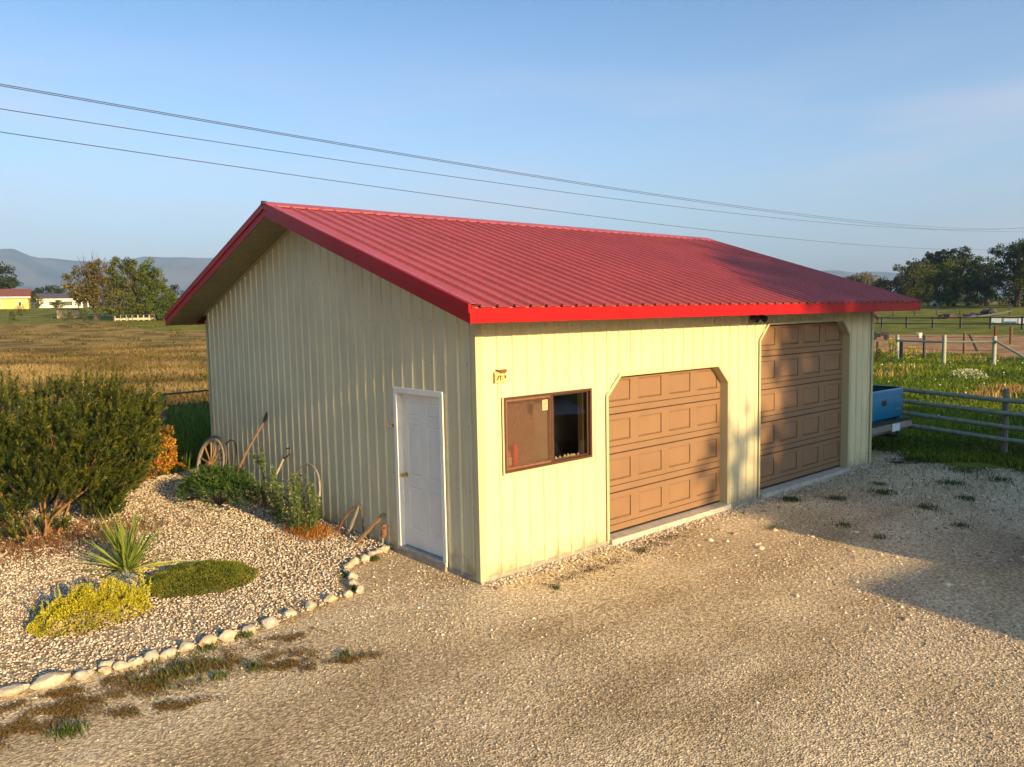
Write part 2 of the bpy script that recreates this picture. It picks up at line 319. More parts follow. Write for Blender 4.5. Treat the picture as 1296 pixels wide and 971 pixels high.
# ------------------------------------------------------------------ ground sheets
def ground_material():
    m = bpy.data.materials.new('pasture_ground'); m.use_nodes = True; n = m.node_tree.nodes; l = m.node_tree.links; b = n['Principled BSDF']
    b.inputs['Roughness'].default_value = 1; b.inputs['Specular IOR Level'].default_value = .1
    t = n.new('ShaderNodeTexCoord')
    def noise_(sc, det=8, st=None):
        z = n.new('ShaderNodeTexNoise'); z.inputs['Scale'].default_value = sc; z.inputs['Detail'].default_value = det
        if st:
            mp = n.new('ShaderNodeMapping'); mp.inputs['Scale'].default_value = st; l.new(t.outputs['Object'], mp.inputs[0]); l.new(mp.outputs[0], z.inputs['Vector'])
        else: l.new(t.outputs['Object'], z.inputs['Vector'])
        return z.outputs['Fac']
    def ramp(src, stops):
        r = n.new('ShaderNodeValToRGB'); el = r.color_ramp.elements
        while len(el) < len(stops): el.new(.5)
        for e, (p, c) in zip(el, stops): e.position = p; e.color = (*c, 1)
        l.new(src, r.inputs[0]); return r.outputs[0]
    dry = ramp(noise_(.3), [(.3, (.09, .08, .02)), (.45, (.21, .14, .04)), (.58, (.34, .23, .07)), (.7, (.13, .115, .03))])
    green = ramp(noise_(.35), [(.3, (.075, .085, .010)), (.5, (.14, .16, .018)), (.7, (.25, .21, .035))])
    at = n.new('ShaderNodeAttribute'); at.attribute_name = 'green'
    ad = n.new('ShaderNodeMath'); ad.operation = 'MULTIPLY_ADD'; ad.inputs[1].default_value = .7; l.new(noise_(.6, 6), ad.inputs[0]); l.new(at.outputs['Fac'], ad.inputs[2])
    mr = n.new('ShaderNodeMapRange'); mr.inputs[1].default_value = .72; mr.inputs[2].default_value = .95; l.new(ad.outputs[0], mr.inputs[0])
    x = n.new('ShaderNodeMix'); x.data_type = 'RGBA'; l.new(mr.outputs[0], x.inputs[0]); l.new(dry, x.inputs[6]); l.new(green, x.inputs[7])
    fine = ramp(noise_(5, 8), [(.3, (.72, .72, .72)), (.7, (1.15, 1.15, 1.15))])
    y = n.new('ShaderNodeMix'); y.data_type = 'RGBA'; y.blend_type = 'MULTIPLY'; y.inputs[0].default_value = 1; l.new(x.outputs[2], y.inputs[6]); l.new(fine, y.inputs[7])
    l.new(y.outputs[2], b.inputs['Base Color']); return m
def axisvals():
    a = list(np.arange(-20, 60, 2.0))+list(np.arange(60, 240, 5.0))+list(np.geomspace(240, 9000, 26))
    neg = [-v for v in np.geomspace(22, 9000, 22)]
    return np.array(sorted(neg+a))
ax = axisvals(); GX, GY = np.meshgrid(ax, ax, indexing='xy'); GZ = terr(GX, GY)
und = np.vectorize(lambda a, b: noise.noise(Vector((a*.05, b*.05, 0))))(GX, GY)
far = np.clip((np.hypot(GX, GY)-110)/60, 0, 1)*np.clip((900-np.hypot(GX, GY))/600, 0, 1)
GZ = GZ+und*.22*far
n_ = len(ax); V = np.stack([GX, GY, GZ], 2).reshape(-1, 3)
i_ = np.arange(n_-1); I, J = np.meshgrid(i_, i_); F = np.stack([J*n_+I, J*n_+I+1, (J+1)*n_+I+1, (J+1)*n_+I], 2).reshape(-1, 4)
ground = npmesh('ground', V, F, ground_material(), smooth=True); tag(ground, kind='structure')
gr = np.zeros_like(GX)
gr = np.where((GX > 9.0) & (GX > GY*.75), .85, gr)                                   # lawn and pasture beyond the garage
gr = np.where((GY > 8.3) & (GY < 17) & (GX < 9), .7, gr)             # rank grass behind the garage
gr = np.where((GY > 117) & (GX < 90), .62, gr); gr = np.where((GY > 96) & (GX > 24) & (GX < 90), .9, gr)
gr = np.where((GX > 240) | (GY > 240), .45, gr)
at = ground.data.attributes.new('green', 'FLOAT', 'POINT'); at.data.foreach_set('value', gr.ravel().astype(np.float32))

def in_bed(x, y):
    """garden bed south-west of the gable wall"""
    edge = np.interp(x, [-9, -4.43, -4.02, -3.12, -2.28, -1.6, -1.36, -1.25, -1.1, -.6, -.1, 0], [1.1, .78, .62, .46, .49, .6, .72, 1.0, 1.3, 1.62, 1.85, 1.95])
    return (x < -.02) & (x > -8) & (y > edge) & (y < 9.3+.25*np.sin(x*3))
def gravel_ground(name, cols, cond, x0, x1, y0, y1, step, z, lift=.012):
    m = bpy.data.materials.new(name+'_surface'); m.use_nodes = True; n = m.node_tree.nodes; l = m.node_tree.links; b = n['Principled BSDF']
    b.inputs['Roughness'].default_value = .95; b.inputs['Specular IOR Level'].default_value = .15
    t = n.new('ShaderNodeTexCoord')
    def nz(s, d=8):
        q = n.new('ShaderNodeTexNoise'); q.inputs['Scale'].default_value = s; q.inputs['Detail'].default_value = d; l.new(t.outputs['Object'], q.inputs['Vector']); return q.outputs['Fac']
    def rmp(src, a, c, lo, hi):
        r = n.new('ShaderNodeValToRGB'); r.color_ramp.elements[0].position = lo; r.color_ramp.elements[1].position = hi
        r.color_ramp.elements[0].color = (*a, 1); r.color_ramp.elements[1].color = (*c, 1); l.new(src, r.inputs[0]); return r.outputs[0]
    base = rmp(nz(.7, 6), cols[0], cols[1], .35, .65)
    sp = rmp(nz(26, 10), (.62, .58, .55), (1.22, 1.2, 1.18), .38, .64)
    vo = n.new('ShaderNodeTexVoronoi'); vo.inputs['Scale'].default_value = 55; l.new(t.outputs['Object'], vo.inputs['Vector'])
    vr = n.new('ShaderNodeMapRange'); vr.inputs[3].default_value = .72; vr.inputs[4].default_value = 1.25
    sx = n.new('ShaderNodeSeparateColor'); l.new(vo.outputs['Color'], sx.inputs[0]); l.new(sx.outputs[0], vr.inputs[0])
    a = n.new('ShaderNodeMix'); a.data_type = 'RGBA'; a.blend_type = 'MULTIPLY'; a.inputs[0].default_value = 1; l.new(base, a.inputs[6]); l.new(sp, a.inputs[7])
    c = n.new('ShaderNodeMix'); c.data_type = 'RGBA'; c.blend_type = 'MULTIPLY'; c.inputs[0].default_value = 1; l.new(a.outputs[2], c.inputs[6]); l.new(vr.outputs[0], c.inputs[7])
    mpb = n.new('ShaderNodeMapping'); mpb.inputs['Scale'].default_value = (.16, .95, 1); mpb.inputs['Rotation'].default_value = (0, 0, R(7)); l.new(t.outputs['Object'], mpb.inputs[0])
    qb = n.new('ShaderNodeTexNoise'); qb.inputs['Scale'].default_value = 1.0; qb.inputs['Detail'].default_value = 6; l.new(mpb.outputs[0], qb.inputs['Vector'])
    big = rmp(qb.outputs['Fac'], (.60, .52, .44), (1.12, 1.12, 1.12), .40, .54)
    d_ = n.new('ShaderNodeMix'); d_.data_type = 'RGBA'; d_.blend_type = 'MULTIPLY'; d_.inputs[0].default_value = .42; l.new(c.outputs[2], d_.inputs[6]); l.new(big, d_.inputs[7])
    l.new(d_.outputs[2], b.inputs['Base Color'])
    bp = n.new('ShaderNodeBump'); bp.inputs['Strength'].default_value = .8; bp.inputs['Distance'].default_value = .012
    mm = n.new('ShaderNodeMath'); mm.operation = 'ADD'; l.new(nz(70, 6), mm.inputs[0]); l.new(vo.outputs['Distance'], mm.inputs[1])
    l.new(mm.outputs[0], bp.inputs['Height']); l.new(bp.outputs[0], b.inputs['Normal'])
    xs = np.arange(x0, x1+step, step); ys = np.arange(y0, y1+step, step); X, Y = np.meshgrid(xs, ys, indexing='xy')
    hh = np.vectorize(lambda a_, b_: noise.noise(Vector((a_*1.1, b_*1.1, 3)))+.45*noise.noise(Vector((a_*4, b_*4, 3))))(X, Y)
    Z = z+np.abs(hh)*lift; nx = len(xs)
    I, J = np.meshgrid(np.arange(nx-1), np.arange(len(ys)-1)); F = np.stack([J*nx+I, J*nx+I+1, (J+1)*nx+I+1, (J+1)*nx+I], 2).reshape(-1, 4)
    cx = (xs[:-1]+step/2)[I.ravel()]; cy = (ys[:-1]+step/2)[J.ravel()]; F = F[cond(cx, cy)]
    V = np.stack([X, Y, Z], 2).reshape(-1, 3); used = np.unique(F); mp = -np.ones(len(V), int); mp[used] = np.arange(len(used))
    o = npmesh(name, V[used], mp[F], m, smooth=True); return tag(o, kind='structure')
def yard_mask(x, y):
    wob = .35*np.sin(x*1.7)+.25*np.sin(x*4.1+y*2)+.2*np.sin(y*5.3)
    right = 11.15+.5*np.sin(y*1.3)+wob*.6
    a = (y < np.where(x < .1, 2.1, 1.2+wob*.3)) & (x < right)
    return a & ((y < 0.02) | (x < .02) | (x > 9.6))
gravel_ground('gravel_yard', [(.50, .395, .24), (.70, .575, .38)], yard_mask, -9, 12.6, -14, 2.1, .1, -.036)
gravel_ground('gravel_bed', [(.38, .30, .20), (.54, .44, .32)], in_bed, -8, .02, .3, 9.9, .1, -.012, .02)
gravel_ground('dirt_paddock', [(.36, .20, .10), (.50, .30, .15)], lambda x, y: (x > 45+.9*np.sin(y*.5)+.6*np.sin(y*1.7)+.09*(y-10)) & (x < 91+np.sin(y*.4)), 40, 94, -14, 60, 1.0, -.03, .05)

# stones of the bed (dense) and of the yard (sparser): real little rocks
def scatter(n, x0, x1, y0, y1, cond, dens=None):
    P = np.zeros((0, 2))
    while len(P) < n:
        q = np.stack([rng.uniform(x0, x1, n), rng.uniform(y0, y1, n)], 1); k = cond(q[:, 0], q[:, 1])
        if dens is not None: k &= rng.uniform(0, 1, n) < dens(q[:, 0], q[:, 1])
        P = np.concatenate([P, q[k]])
    return P[:n]
STONE = rndmat('crushed_rock', [(.20, .15, .11), (.42, .33, .23), (.54, .45, .33), (.64, .55, .43), (.80, .74, .64)], .9)
q = scatter(52000, -6.5, 0, .4, 9.4, in_bed, lambda x, y: np.clip(1.15-(y-1)*.07, .4, 1))
sz = rng.uniform(.010, .021, len(q))*(1+.04*(q[:, 1]-1))
pebbles('bed_gravel', np.column_stack([q, -.004+rng.uniform(0, .012, len(q))]), sz, STONE, 'loose pale crushed rock covering the garden bed', 'gravel')
YST = rndmat('yard_gravel', [(.24, .18, .13), (.48, .38, .27), (.58, .475, .35), (.64, .53, .40), (.82, .76, .66)], .9)
cx0, cy0 = -5.276, -6.721
def near(x, y):
    d = np.hypot(x-cx0, y-cy0); ang = np.degrees(np.arctan2(x-cx0, y-cy0))
    pn = np.vectorize(lambda a, b: .6*noise.noise(Vector((a*.6, b*.6, 9)))+.7*noise.noise(Vector((a*.14, b*1.1, 4))))(x, y)
    return ((ang > 2) & (ang < 80)) * np.clip(.35+pn*1.3, .06, 1)*np.clip(12/(d+4), .3, 1)
q = scatter(85000, -6, 11.6, -6.2, 1.9, lambda x, y: yard_mask(x, y) & ~in_bed(x, y), near)
sz = (rng.gamma(2.0, .0024, len(q))+.002)*np.clip(np.hypot(q[:, 0]-cx0, q[:, 1]-cy0)/9, .62, 1)
pebbles('yard_gravel', np.column_stack([q, np.full(len(q), -.030)]), sz, YST, 'loose small gravel scattered on the packed yard', 'gravel')
q = scatter(900, 2, 11.4, -4, .9, lambda x, y: yard_mask(x, y), lambda x, y: np.clip((x-1)/8, 0, 1))
pebbles('yard_rubble', np.column_stack([q, np.full(len(q), -.03)]), rng.gamma(3, .007, len(q))+.008, YST, 'larger loose stones at the far side of the yard', 'stones')
q = np.column_stack([rng.uniform(0, 9.6, 5000), -.02-rng.exponential(.09, 5000)])
pebbles('drip_line_gravel', np.column_stack([q, np.full(len(q), -.026)]), rng.uniform(.008, .022, len(q)), STONE, 'coarser rock lying along the foot of the front wall', 'gravel')

# ------------------------------------------------------------------ garage
L_, W_ = 9.608, 8.227; OG, OE = .54, .62; YR = W_/2
SL = (4.635-3.09)/(YR+OE)
def zr(y): return 3.09+SL*(min(y, W_-y)+OE)
garage = empty('garage', (0, 0, 0), 0, 'cream steel garage with a red ribbed metal roof and two brown overhead doors', 'garage')
RIB, PITCH = .019, .2286
def rib_profile(length, start=0.0):
    """list of (s, h) along the sheet: trapezoid ribs with a small stiffener between"""
    pts = [(0, 0)]; s = start
    while s < length:
        for a, h in ((-.026, 0), (-.013, RIB), (.013, RIB), (.026, 0), (.09, 0), (.095, .003), (.105, .003), (.11, 0)):
            if 0 < s+a < length: pts.append((s+a, h))
        s += PITCH
    pts.append((length, 0)); return pts
def ribbed_wall(length, zlo, zhi, openings, place, mat_, parent, start, extra=()):
    """sheets 0.914 m wide; openings: list of (s0,s1,lowfn,highfn)"""
    prof = rib_profile(length, start); ss = [p[0] for p in prof]; hs = [p[1] for p in prof]
    cuts = sorted(set([round(x, 5) for x in ss]+[round(k, 5) for k in np.arange(start+.031, length, .9144)]+[round(e, 5) for o_ in openings for e in (o_[0], o_[1])]+[round(e, 5) for e in extra]))
    H = lambda s: float(np.interp(s, ss, hs)); sheets = {}
    for a, b in zip(cuts[:-1], cuts[1:]):
        if b-a < 1e-4: continue
        mid = (a+b)/2; idx = int(math.floor((mid-start-.031)/.9144)); spans = [(zlo, zhi)]
        for (s0, s1, lo, hi) in openings:
            if s0 < mid < s1: spans = [(zlo, lo), (hi, zhi)]
        for lo, hi in spans:
            f0 = lo if callable(lo) else (lambda s, c=lo: c); f1 = hi if callable(hi) else (lambda s, c=hi: c)
            e = 1e-6; z00, z01, z10, z11 = f0(a+e), f1(a+e), f0(b-e), f1(b-e)
            if max(z01-z00, z11-z10) < .002: continue
            g = sheets.setdefault(idx, G())
            q = [place(a, z00, H(a)), place(b, z10, H(b)), place(b, z11, H(b)), place(a, z01, H(a))]
            g.add(q, [(0, 1, 2, 3)])
    for idx, g in sorted(sheets.items()):
        me = g.mesh('wall_sheet', mat_); bm = bmesh.new(); bm.from_mesh(me); bmesh.ops.remove_doubles(bm, verts=bm.verts[:], dist=1e-4); bm.to_mesh(me); bm.free()
        o = bpy.data.objects.new('wall_sheet', me); link(o, parent)
def chamf(x0, x1, ah, c): return lambda s: min(ah, ah-c+(s-x0), ah-c+(x1-s))
AX0, AX1, AC, AH = 2.131, 4.799, .247, 2.168
BX0, BX1, BC, BH = 5.704, 8.666, .254, 2.758
WX0, WX1, WZ0, WZ1 = .363, 1.811, 1.185, 2.06
DY0, DY1, DZ1 = .623, 1.646, 2.10
ribbed_wall(L_, .0, 3.10, [(AX0, AX1, 0.0, chamf(AX0, AX1, AH, AC)), (BX0, BX1, 0.0, chamf(BX0, BX1, BH, BC)), (WX0, WX1, WZ0, WZ1)],
            lambda s, z, h: (s, -h, z), MT['cream'], garage, .085, (AX0+AC, AX1-AC, BX0+BC, BX1-BC))
ribbed_wall(W_, .0, lambda s: zr(s)-.165, [(DY0, DY1, 0.0, DZ1)], lambda s, z, h: (-h, s, z), MT['cream'], garage, .11, (YR,))
ribbed_wall(W_, .0, lambda s: zr(s)-.165, [], lambda s, z, h: (L_+h, s, z), MT['cream'], garage, .11, (YR,))
ribbed_wall(L_, .0, 3.10, [], lambda s, z, h: (s, W_+h, z), MT['cream'], garage, .085)
# sheet backs so no light leaks: inner lining and floor
g = G(); g.box(.16, L_-.16, .62, .64, -.02, 2.9); g.build('partition', MT['dark'], garage)
g = G(); g.box(.0, L_, .0, W_, -.10, .005); g.build('floor_slab', MT['concrete'], garage)
g = G(); g.box(-.012, L_+.012, -.012, -.002, -.12, .035); g.box(-.012, -.002, -.002, W_+.012, -.12, .028); g.build('foundation', MT['concrete'], garage)
# corner trims
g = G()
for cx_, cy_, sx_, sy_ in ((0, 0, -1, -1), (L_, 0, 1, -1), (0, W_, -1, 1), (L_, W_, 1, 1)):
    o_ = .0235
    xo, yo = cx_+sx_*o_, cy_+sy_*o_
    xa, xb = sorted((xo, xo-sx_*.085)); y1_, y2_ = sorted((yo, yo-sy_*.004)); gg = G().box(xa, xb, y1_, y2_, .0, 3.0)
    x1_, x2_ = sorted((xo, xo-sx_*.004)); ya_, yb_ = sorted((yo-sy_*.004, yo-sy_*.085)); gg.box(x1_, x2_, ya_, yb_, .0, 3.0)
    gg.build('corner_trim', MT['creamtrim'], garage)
# screws
g = G(); scr = mat('screw_heads', (.14, .11, .07), .6, .2, 30)
def screw(p, ax_):
    r = .0055; d = .004
    if ax_ == 'y': g.box(p[0]-r, p[0]+r, p[1]-d, p[1], p[2]-r, p[2]+r)
    else: g.box(p[0]-d, p[0], p[1]-r, p[1]+r, p[2]-r, p[2]+r)
for z in (.25, .95, 1.65, 2.3, 2.86):
    s = .085
    while s < L_:
        zz = z+random.uniform(-.01, .01)
        if not (AX0-.05 < s < AX1+.05 and z < AH+.05) and not (BX0-.05 < s < BX1+.05 and z < BH+.05) and not (WX0-.05 < s+.05 < WX1+.05 and WZ0-.05 < z < WZ1+.05):
            if random.random() < .62: screw((s+.05, -.0005, zz), 'y')
        s += PITCH
for z in (.25, 1.0, 1.75, 2.45, 2.95, 3.5, 4.0):
    s = .11
    while s < W_:
        if z < zr(s)-.3 and not (DY0-.08 < s+.05 < DY1+.08 and z < DZ1+.1) and random.random() < .7: screw((-.0005, s+.05, z+random.uniform(-.01, .01)), 'x')
        s += PITCH
tag(g.build('wall_screws', scr, garage), kind='stuff')
g = G()
for k in range(46):
    x = random.uniform(.1, L_-.1); z = random.choice((.25, .95, 2.3, 2.86))
    if (AX0-.1 < x < AX1+.1 and z < AH+.1) or (BX0-.1 < x < BX1+.1) or (WX0-.1 < x < WX1+.1 and .9 < z < 2.2): continue
    g.box(x, x+.004, -.0012, -.0006, z-random.uniform(.02, .07), z)
tag(g.build('rust_runs', mat('rust_stain', (.36, .24, .11), .8), garage), kind='stuff')

# roof sheets
def roof_sheets(side):
    prof = rib_profile(L_+2*OG+.035, .09); ss = [p[0] for p in prof]; hs = [p[1] for p in prof]; x_0 = -OG-.0
    width = L_+2*OG+.035; edges = [0]+list(np.arange(.09+.0305+PITCH*4, width, PITCH*4))+[width]
    nrm = Vector((0, -SL, 1)).normalized() if side == 0 else Vector((0, SL, 1)).normalized()
    for a, b in zip(edges[:-1], edges[1:]):
        g = G(); pts = [(a, float(np.interp(a, ss, hs)))]+[(s, h) for s, h in prof if a < s < b]+[(b, float(np.interp(b, ss, hs)))]
        ys = (-OE-.03, YR-.0) if side == 0 else (W_+OE+.03, YR)
        rows = []
        for y in ys:
            yy = y if side == 0 else W_-y; z = 3.09+SL*(yy+OE)
            top = [(Vector((x_0+s, y, z))+nrm*h*1.7) for s, h in pts]; rows.append(top)
        m = len(pts); vs = rows[0]+rows[1]+[v-nrm*.004 for v in rows[0]]+[v-nrm*.004 for v in rows[1]]
        fs = [(i, i+1, m+i+1, m+i) for i in range(m-1)]+[(2*m+i, 3*m+i, 3*m+i+1, 2*m+i+1) for i in range(m-1)]+[(i, 2*m+i, 2*m+i+1, i+1) for i in range(m-1)]+[(m+i, m+i+1, 3*m+i+1, 3*m+i) for i in range(m-1)]
        g.add(vs, fs); o = g.build('roof_sheet', MT['roof'], garage)
roof_sheets(0); roof_sheets(1)
# roof screws on the flats beside ribs
g = G()
for yy in np.arange(-.35, YR-.2, .78):
    z = 3.09+SL*(yy+OE)
    for k in range(46):
        if random.random() < .55: x = -OG+.09+.05+k*PITCH; g.box(x-.006, x+.006, yy-.006, yy+.006, z-.002, z+.006)
tag(g.build('roof_screws', mat('roof_screw_paint', (.10, .02, .02), .5), garage), kind='stuff')
# deck under the sheets
g = G()
for sgn in (0, 1):
    f = (lambda y: y) if sgn == 0 else (lambda y: W_-y)
    y0_, y1_ = -OE+.02, YR
    poly = [(f(y0_), zr(0)-SL*(OE-.02)-.012), (f(y1_), 3.09+SL*(y1_+OE)-.012), (f(y1_), 3.09+SL*(y1_+OE)-.10), (f(y0_), 3.09+SL*.02-.10)]
    g.prism(poly, 'x', -OG+.03, L_+OG-.0)
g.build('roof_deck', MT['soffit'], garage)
# eave fascia front/back
for y in (-OE-.012, W_+OE):
    for k in range(4):
        xa_, xb_ = -OG+k*2.68, min(-OG+(k+1)*2.68+.03, L_+OG+.03); o_ = .0016*(k % 2)
        G().box(xa_, xb_, y-o_, y+.012-o_, 2.92+o_, 3.072).build('fascia', MT['redtrim'], garage)
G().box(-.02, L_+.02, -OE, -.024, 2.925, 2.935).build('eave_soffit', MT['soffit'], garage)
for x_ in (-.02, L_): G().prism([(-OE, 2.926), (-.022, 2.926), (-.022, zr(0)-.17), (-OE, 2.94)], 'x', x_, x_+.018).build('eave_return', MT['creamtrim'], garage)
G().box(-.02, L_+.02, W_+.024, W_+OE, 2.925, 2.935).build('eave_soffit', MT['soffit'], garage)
# rake boards: lower board and an upper trim piece, each side of each gable
for xg, sx_ in ((-OG, -1), (L_+OG+.03, 1)):
    for sgn in (0, 1):
        f = (lambda y: y) if sgn == 0 else (lambda y: W_-y)
        def band(lo, hi, t0, t1):
            yA, yB = -OE-.012, YR; zA = 3.09+SL*(yA+OE); zB = 3.09+SL*(yB+OE)
            a, b = sorted((xg+sx_*t0, xg+sx_*t1)); return G().prism([(f(yA), zA+lo), (f(yB), zB+lo), (f(yB), zB+hi), (f(yA), zA+hi)], 'x', a, b)
        band(-.172, -.062, .0, .016).build('rake_board', MT['redtrim'], garage)
        g2 = band(-.062, .03, .0, .034); g2.build('rake_trim', MT['redtrim'], garage)
        if sx_ < 0:   # flashing lip lying on the sheet
            yA, yB = -OE-.012, YR; zA = 3.09+.03; zB = 3.09+SL*(yB+OE)+.03
            G().prism([(f(yA), zA-.006), (f(yB), zB-.006), (f(yB), zB), (f(yA), zA)], 'x', xg+.001, xg+.07).build('rake_flashing', MT['roof'], garage)
# raked soffit with its narrow boards
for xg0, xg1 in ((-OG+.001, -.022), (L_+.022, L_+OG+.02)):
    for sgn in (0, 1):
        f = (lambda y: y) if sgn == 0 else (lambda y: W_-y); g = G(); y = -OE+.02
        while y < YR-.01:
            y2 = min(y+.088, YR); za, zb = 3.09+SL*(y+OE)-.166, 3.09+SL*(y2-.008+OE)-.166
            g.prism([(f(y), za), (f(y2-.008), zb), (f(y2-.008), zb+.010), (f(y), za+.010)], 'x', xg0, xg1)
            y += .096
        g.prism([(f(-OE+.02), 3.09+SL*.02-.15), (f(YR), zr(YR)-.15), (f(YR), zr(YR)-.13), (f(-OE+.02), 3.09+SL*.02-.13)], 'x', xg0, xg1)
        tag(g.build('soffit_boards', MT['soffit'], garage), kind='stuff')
        # trim where soffit meets wall
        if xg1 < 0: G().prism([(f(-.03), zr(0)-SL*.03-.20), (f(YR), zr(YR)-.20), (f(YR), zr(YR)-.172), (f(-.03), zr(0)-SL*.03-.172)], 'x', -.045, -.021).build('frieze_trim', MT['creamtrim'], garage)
# ridge cap: shallow V with turned edges
g = G()
for sgn in (0, 1):
    f = (lambda y: y) if sgn == 0 else (lambda y: W_-y); zt = zr(YR)+.045
    g.prism([(YR, zt), (f(YR-.17), zt-SL*.17-.012), (f(YR-.17), zt-SL*.17-.030), (f(YR-.16), zt-SL*.16-.018), (YR, zt-.006)], 'x', -OG-.03, L_+OG+.06)
g.build('ridge_cap', MT['roof'], garage)
g = G().cyl((-OG-.045, YR, zr(YR)+.018), (-OG+.02, YR, zr(YR)+.018), .035, 10); g.build('ridge_end_cap', MT['black'], garage)

# --- overhead doors
def overhead_door(x0, x1, ah, c, rows, zsill):
    d = bpy.data.objects.new('garage_door', None); link(d, garage); d.location = (x0, .115, zsill); d.empty_display_size = .2
    wd = x1-x0; hh = ah+.02-zsill; sh = hh/rows; pw = .50*wd/2.668; gap = (wd-4*pw)/4
    for r in range(rows):
        z0, z1 = r*sh+.002, (r+1)*sh-.003
        zb = z0+.165; zt = z1-.075; xs = [(gap/2+k*(pw+gap), gap/2+k*(pw+gap)+pw) for k in range(4)]
        g = G(); g.box(0, wd, .003, .035, z0+.005, z0+.088, b=.003); g.box(0, wd, .020, .035, z0+.088, z0+.100); g.box(0, wd, .0, .035, z0+.100, zb)
        g.box(0, wd, .0, .035, zt, z1-.006); g.box(0, wd, .022, .035, z1-.006, z1+.006); prev = 0
        for a, b in xs+[(wd, wd)]:
            g.box(prev, a, .0, .035, zb, zt); prev = b
        g.box(0.004, wd-.004, .02, .034, zb-.001, zt+.001)
        g.build('door_section', MT['gdoor'], d)
        G().box(.002, wd-.002, .0015, .02, z0+.0875, z0+.0995).box(.002, wd-.002, .0015, .02, z1-.007, z1+.006).build('joint_seal', MT['grime'], d)  # added dark strips paint the shadow lines of joint and bead grooves
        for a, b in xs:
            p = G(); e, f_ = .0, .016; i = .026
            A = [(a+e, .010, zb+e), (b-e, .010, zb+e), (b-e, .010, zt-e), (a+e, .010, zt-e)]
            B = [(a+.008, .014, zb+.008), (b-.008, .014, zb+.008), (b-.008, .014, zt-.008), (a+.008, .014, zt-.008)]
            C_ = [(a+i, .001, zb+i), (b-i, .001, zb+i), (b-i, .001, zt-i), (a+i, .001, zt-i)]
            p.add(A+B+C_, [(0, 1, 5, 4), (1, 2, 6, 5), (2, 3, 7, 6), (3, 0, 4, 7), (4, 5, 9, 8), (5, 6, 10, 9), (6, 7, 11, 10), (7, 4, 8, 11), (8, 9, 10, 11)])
            p.mi[0:4] = [1]*4; p.build('raised_panel', [MT['gdoor'], MT['grime2']], d)  # outer bevel coloured darker, painting the shadow outline of the panel
    G().box(0, wd, .0, .03, -.018, .0).build('bottom_seal', MT['black'], d)
    return d
overhead_door(AX0, AX1, AH, AC, 4, .075)
overhead_door(BX0, BX1, BH, BC, 5, .075)
for (x0, x1, ah, c) in ((AX0, AX1, AH, AC), (BX0, BX1, BH, BC)):
    path = [(x0, .0), (x0, ah-c), (x0+c, ah), (x1-c, ah), (x1, ah-c), (x1, .0)]
    # reveal lining
    g = G()
    def ring(off0, off1, y0, y1):
        def offs(o):
            k = o*math.tan(R(22.5)); return [(x0-o, .0), (x0-o, ah-c+k), (x0+c-k, ah+o), (x1-c+k, ah+o), (x1+o, ah-c+k), (x1+o, .0)]
        a, b = offs(off0), offs(off1); vs = [(p[0], y, p[1]) for y in (y0, y1) for p in a+b]; n = 6; fs = []
        for i in range(5): fs += [(i, i+1, n+i+1, n+i), (2*n+i, 3*n+i, 3*n+i+1, 2*n+i+1), (i, 2*n+i, 2*n+i+1, i+1), (n+i, n+i+1, 3*n+i+1, 3*n+i)]
        fs += [(0, n, 3*n, 2*n), (5, 2*n+5, 3*n+5, n+5)]; return vs, fs
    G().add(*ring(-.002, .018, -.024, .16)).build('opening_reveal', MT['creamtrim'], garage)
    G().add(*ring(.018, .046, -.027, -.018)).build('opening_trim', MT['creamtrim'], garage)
    G().box(x0+.018, x1-.018, .112, .1145, ah-.03, ah-.004).build('head_seal', MT['black'], garage)
    G().box(x0-.01, x1+.03, -.075, .16, -.06, .048, b=.006).build('door_sill', MT['concretel'], garage)

# --- personnel door in the gable (faces -X)
pd = bpy.data.objects.new('entry_door', None); link(pd, garage); pd.location = (0, DY0, 0)
dw = DY1-DY0
g = G()
g.box(-.034, .12, .0, .045, .03, DZ1); g.box(-.034, .12, dw-.045, dw, .03, DZ1); g.box(-.034, .12, .045, dw-.045, DZ1-.045, DZ1)
g.build('frame', MT['white'], pd)
g = G(); g.box(-.040, -.024, -.02, .05, .03, DZ1+.02, b=.004); g.box(-.040, -.024, dw-.05, dw+.02, .03, DZ1+.02, b=.004); g.box(-.0405, -.0245, .05, dw-.05, DZ1-.05, DZ1+.02, b=.004); g.build('casing', MT['white'], pd)
y0_, y1_, zb_, zt_ = .047, dw-.047, .085, DZ1-.047; X = .045
hy = y1_-y0_; hz = zt_-zb_
cols = [(y0_+.115, y0_+.115+.275), (y1_-.115-.275, y1_-.115)]
rows_ = [(zb_+.23, zb_+.78), (zb_+.92, zb_+1.58), (zb_+1.68, zb_+1.86)]
g = G(); prev = zb_
def slab(a, b, c_, d_): g.box(X, X+.04, a, b, c_, d_)
for (a, b) in rows_+[(zt_, zt_)]: slab(y0_, y1_, prev, a); prev = b
for (a, b) in rows_:
    slab(y0_, cols[0][0], a, b); slab(cols[0][1], cols[1][0], a, b); slab(cols[1][1], y1_, a, b)
g.build('door_leaf', MT['door'], pd)
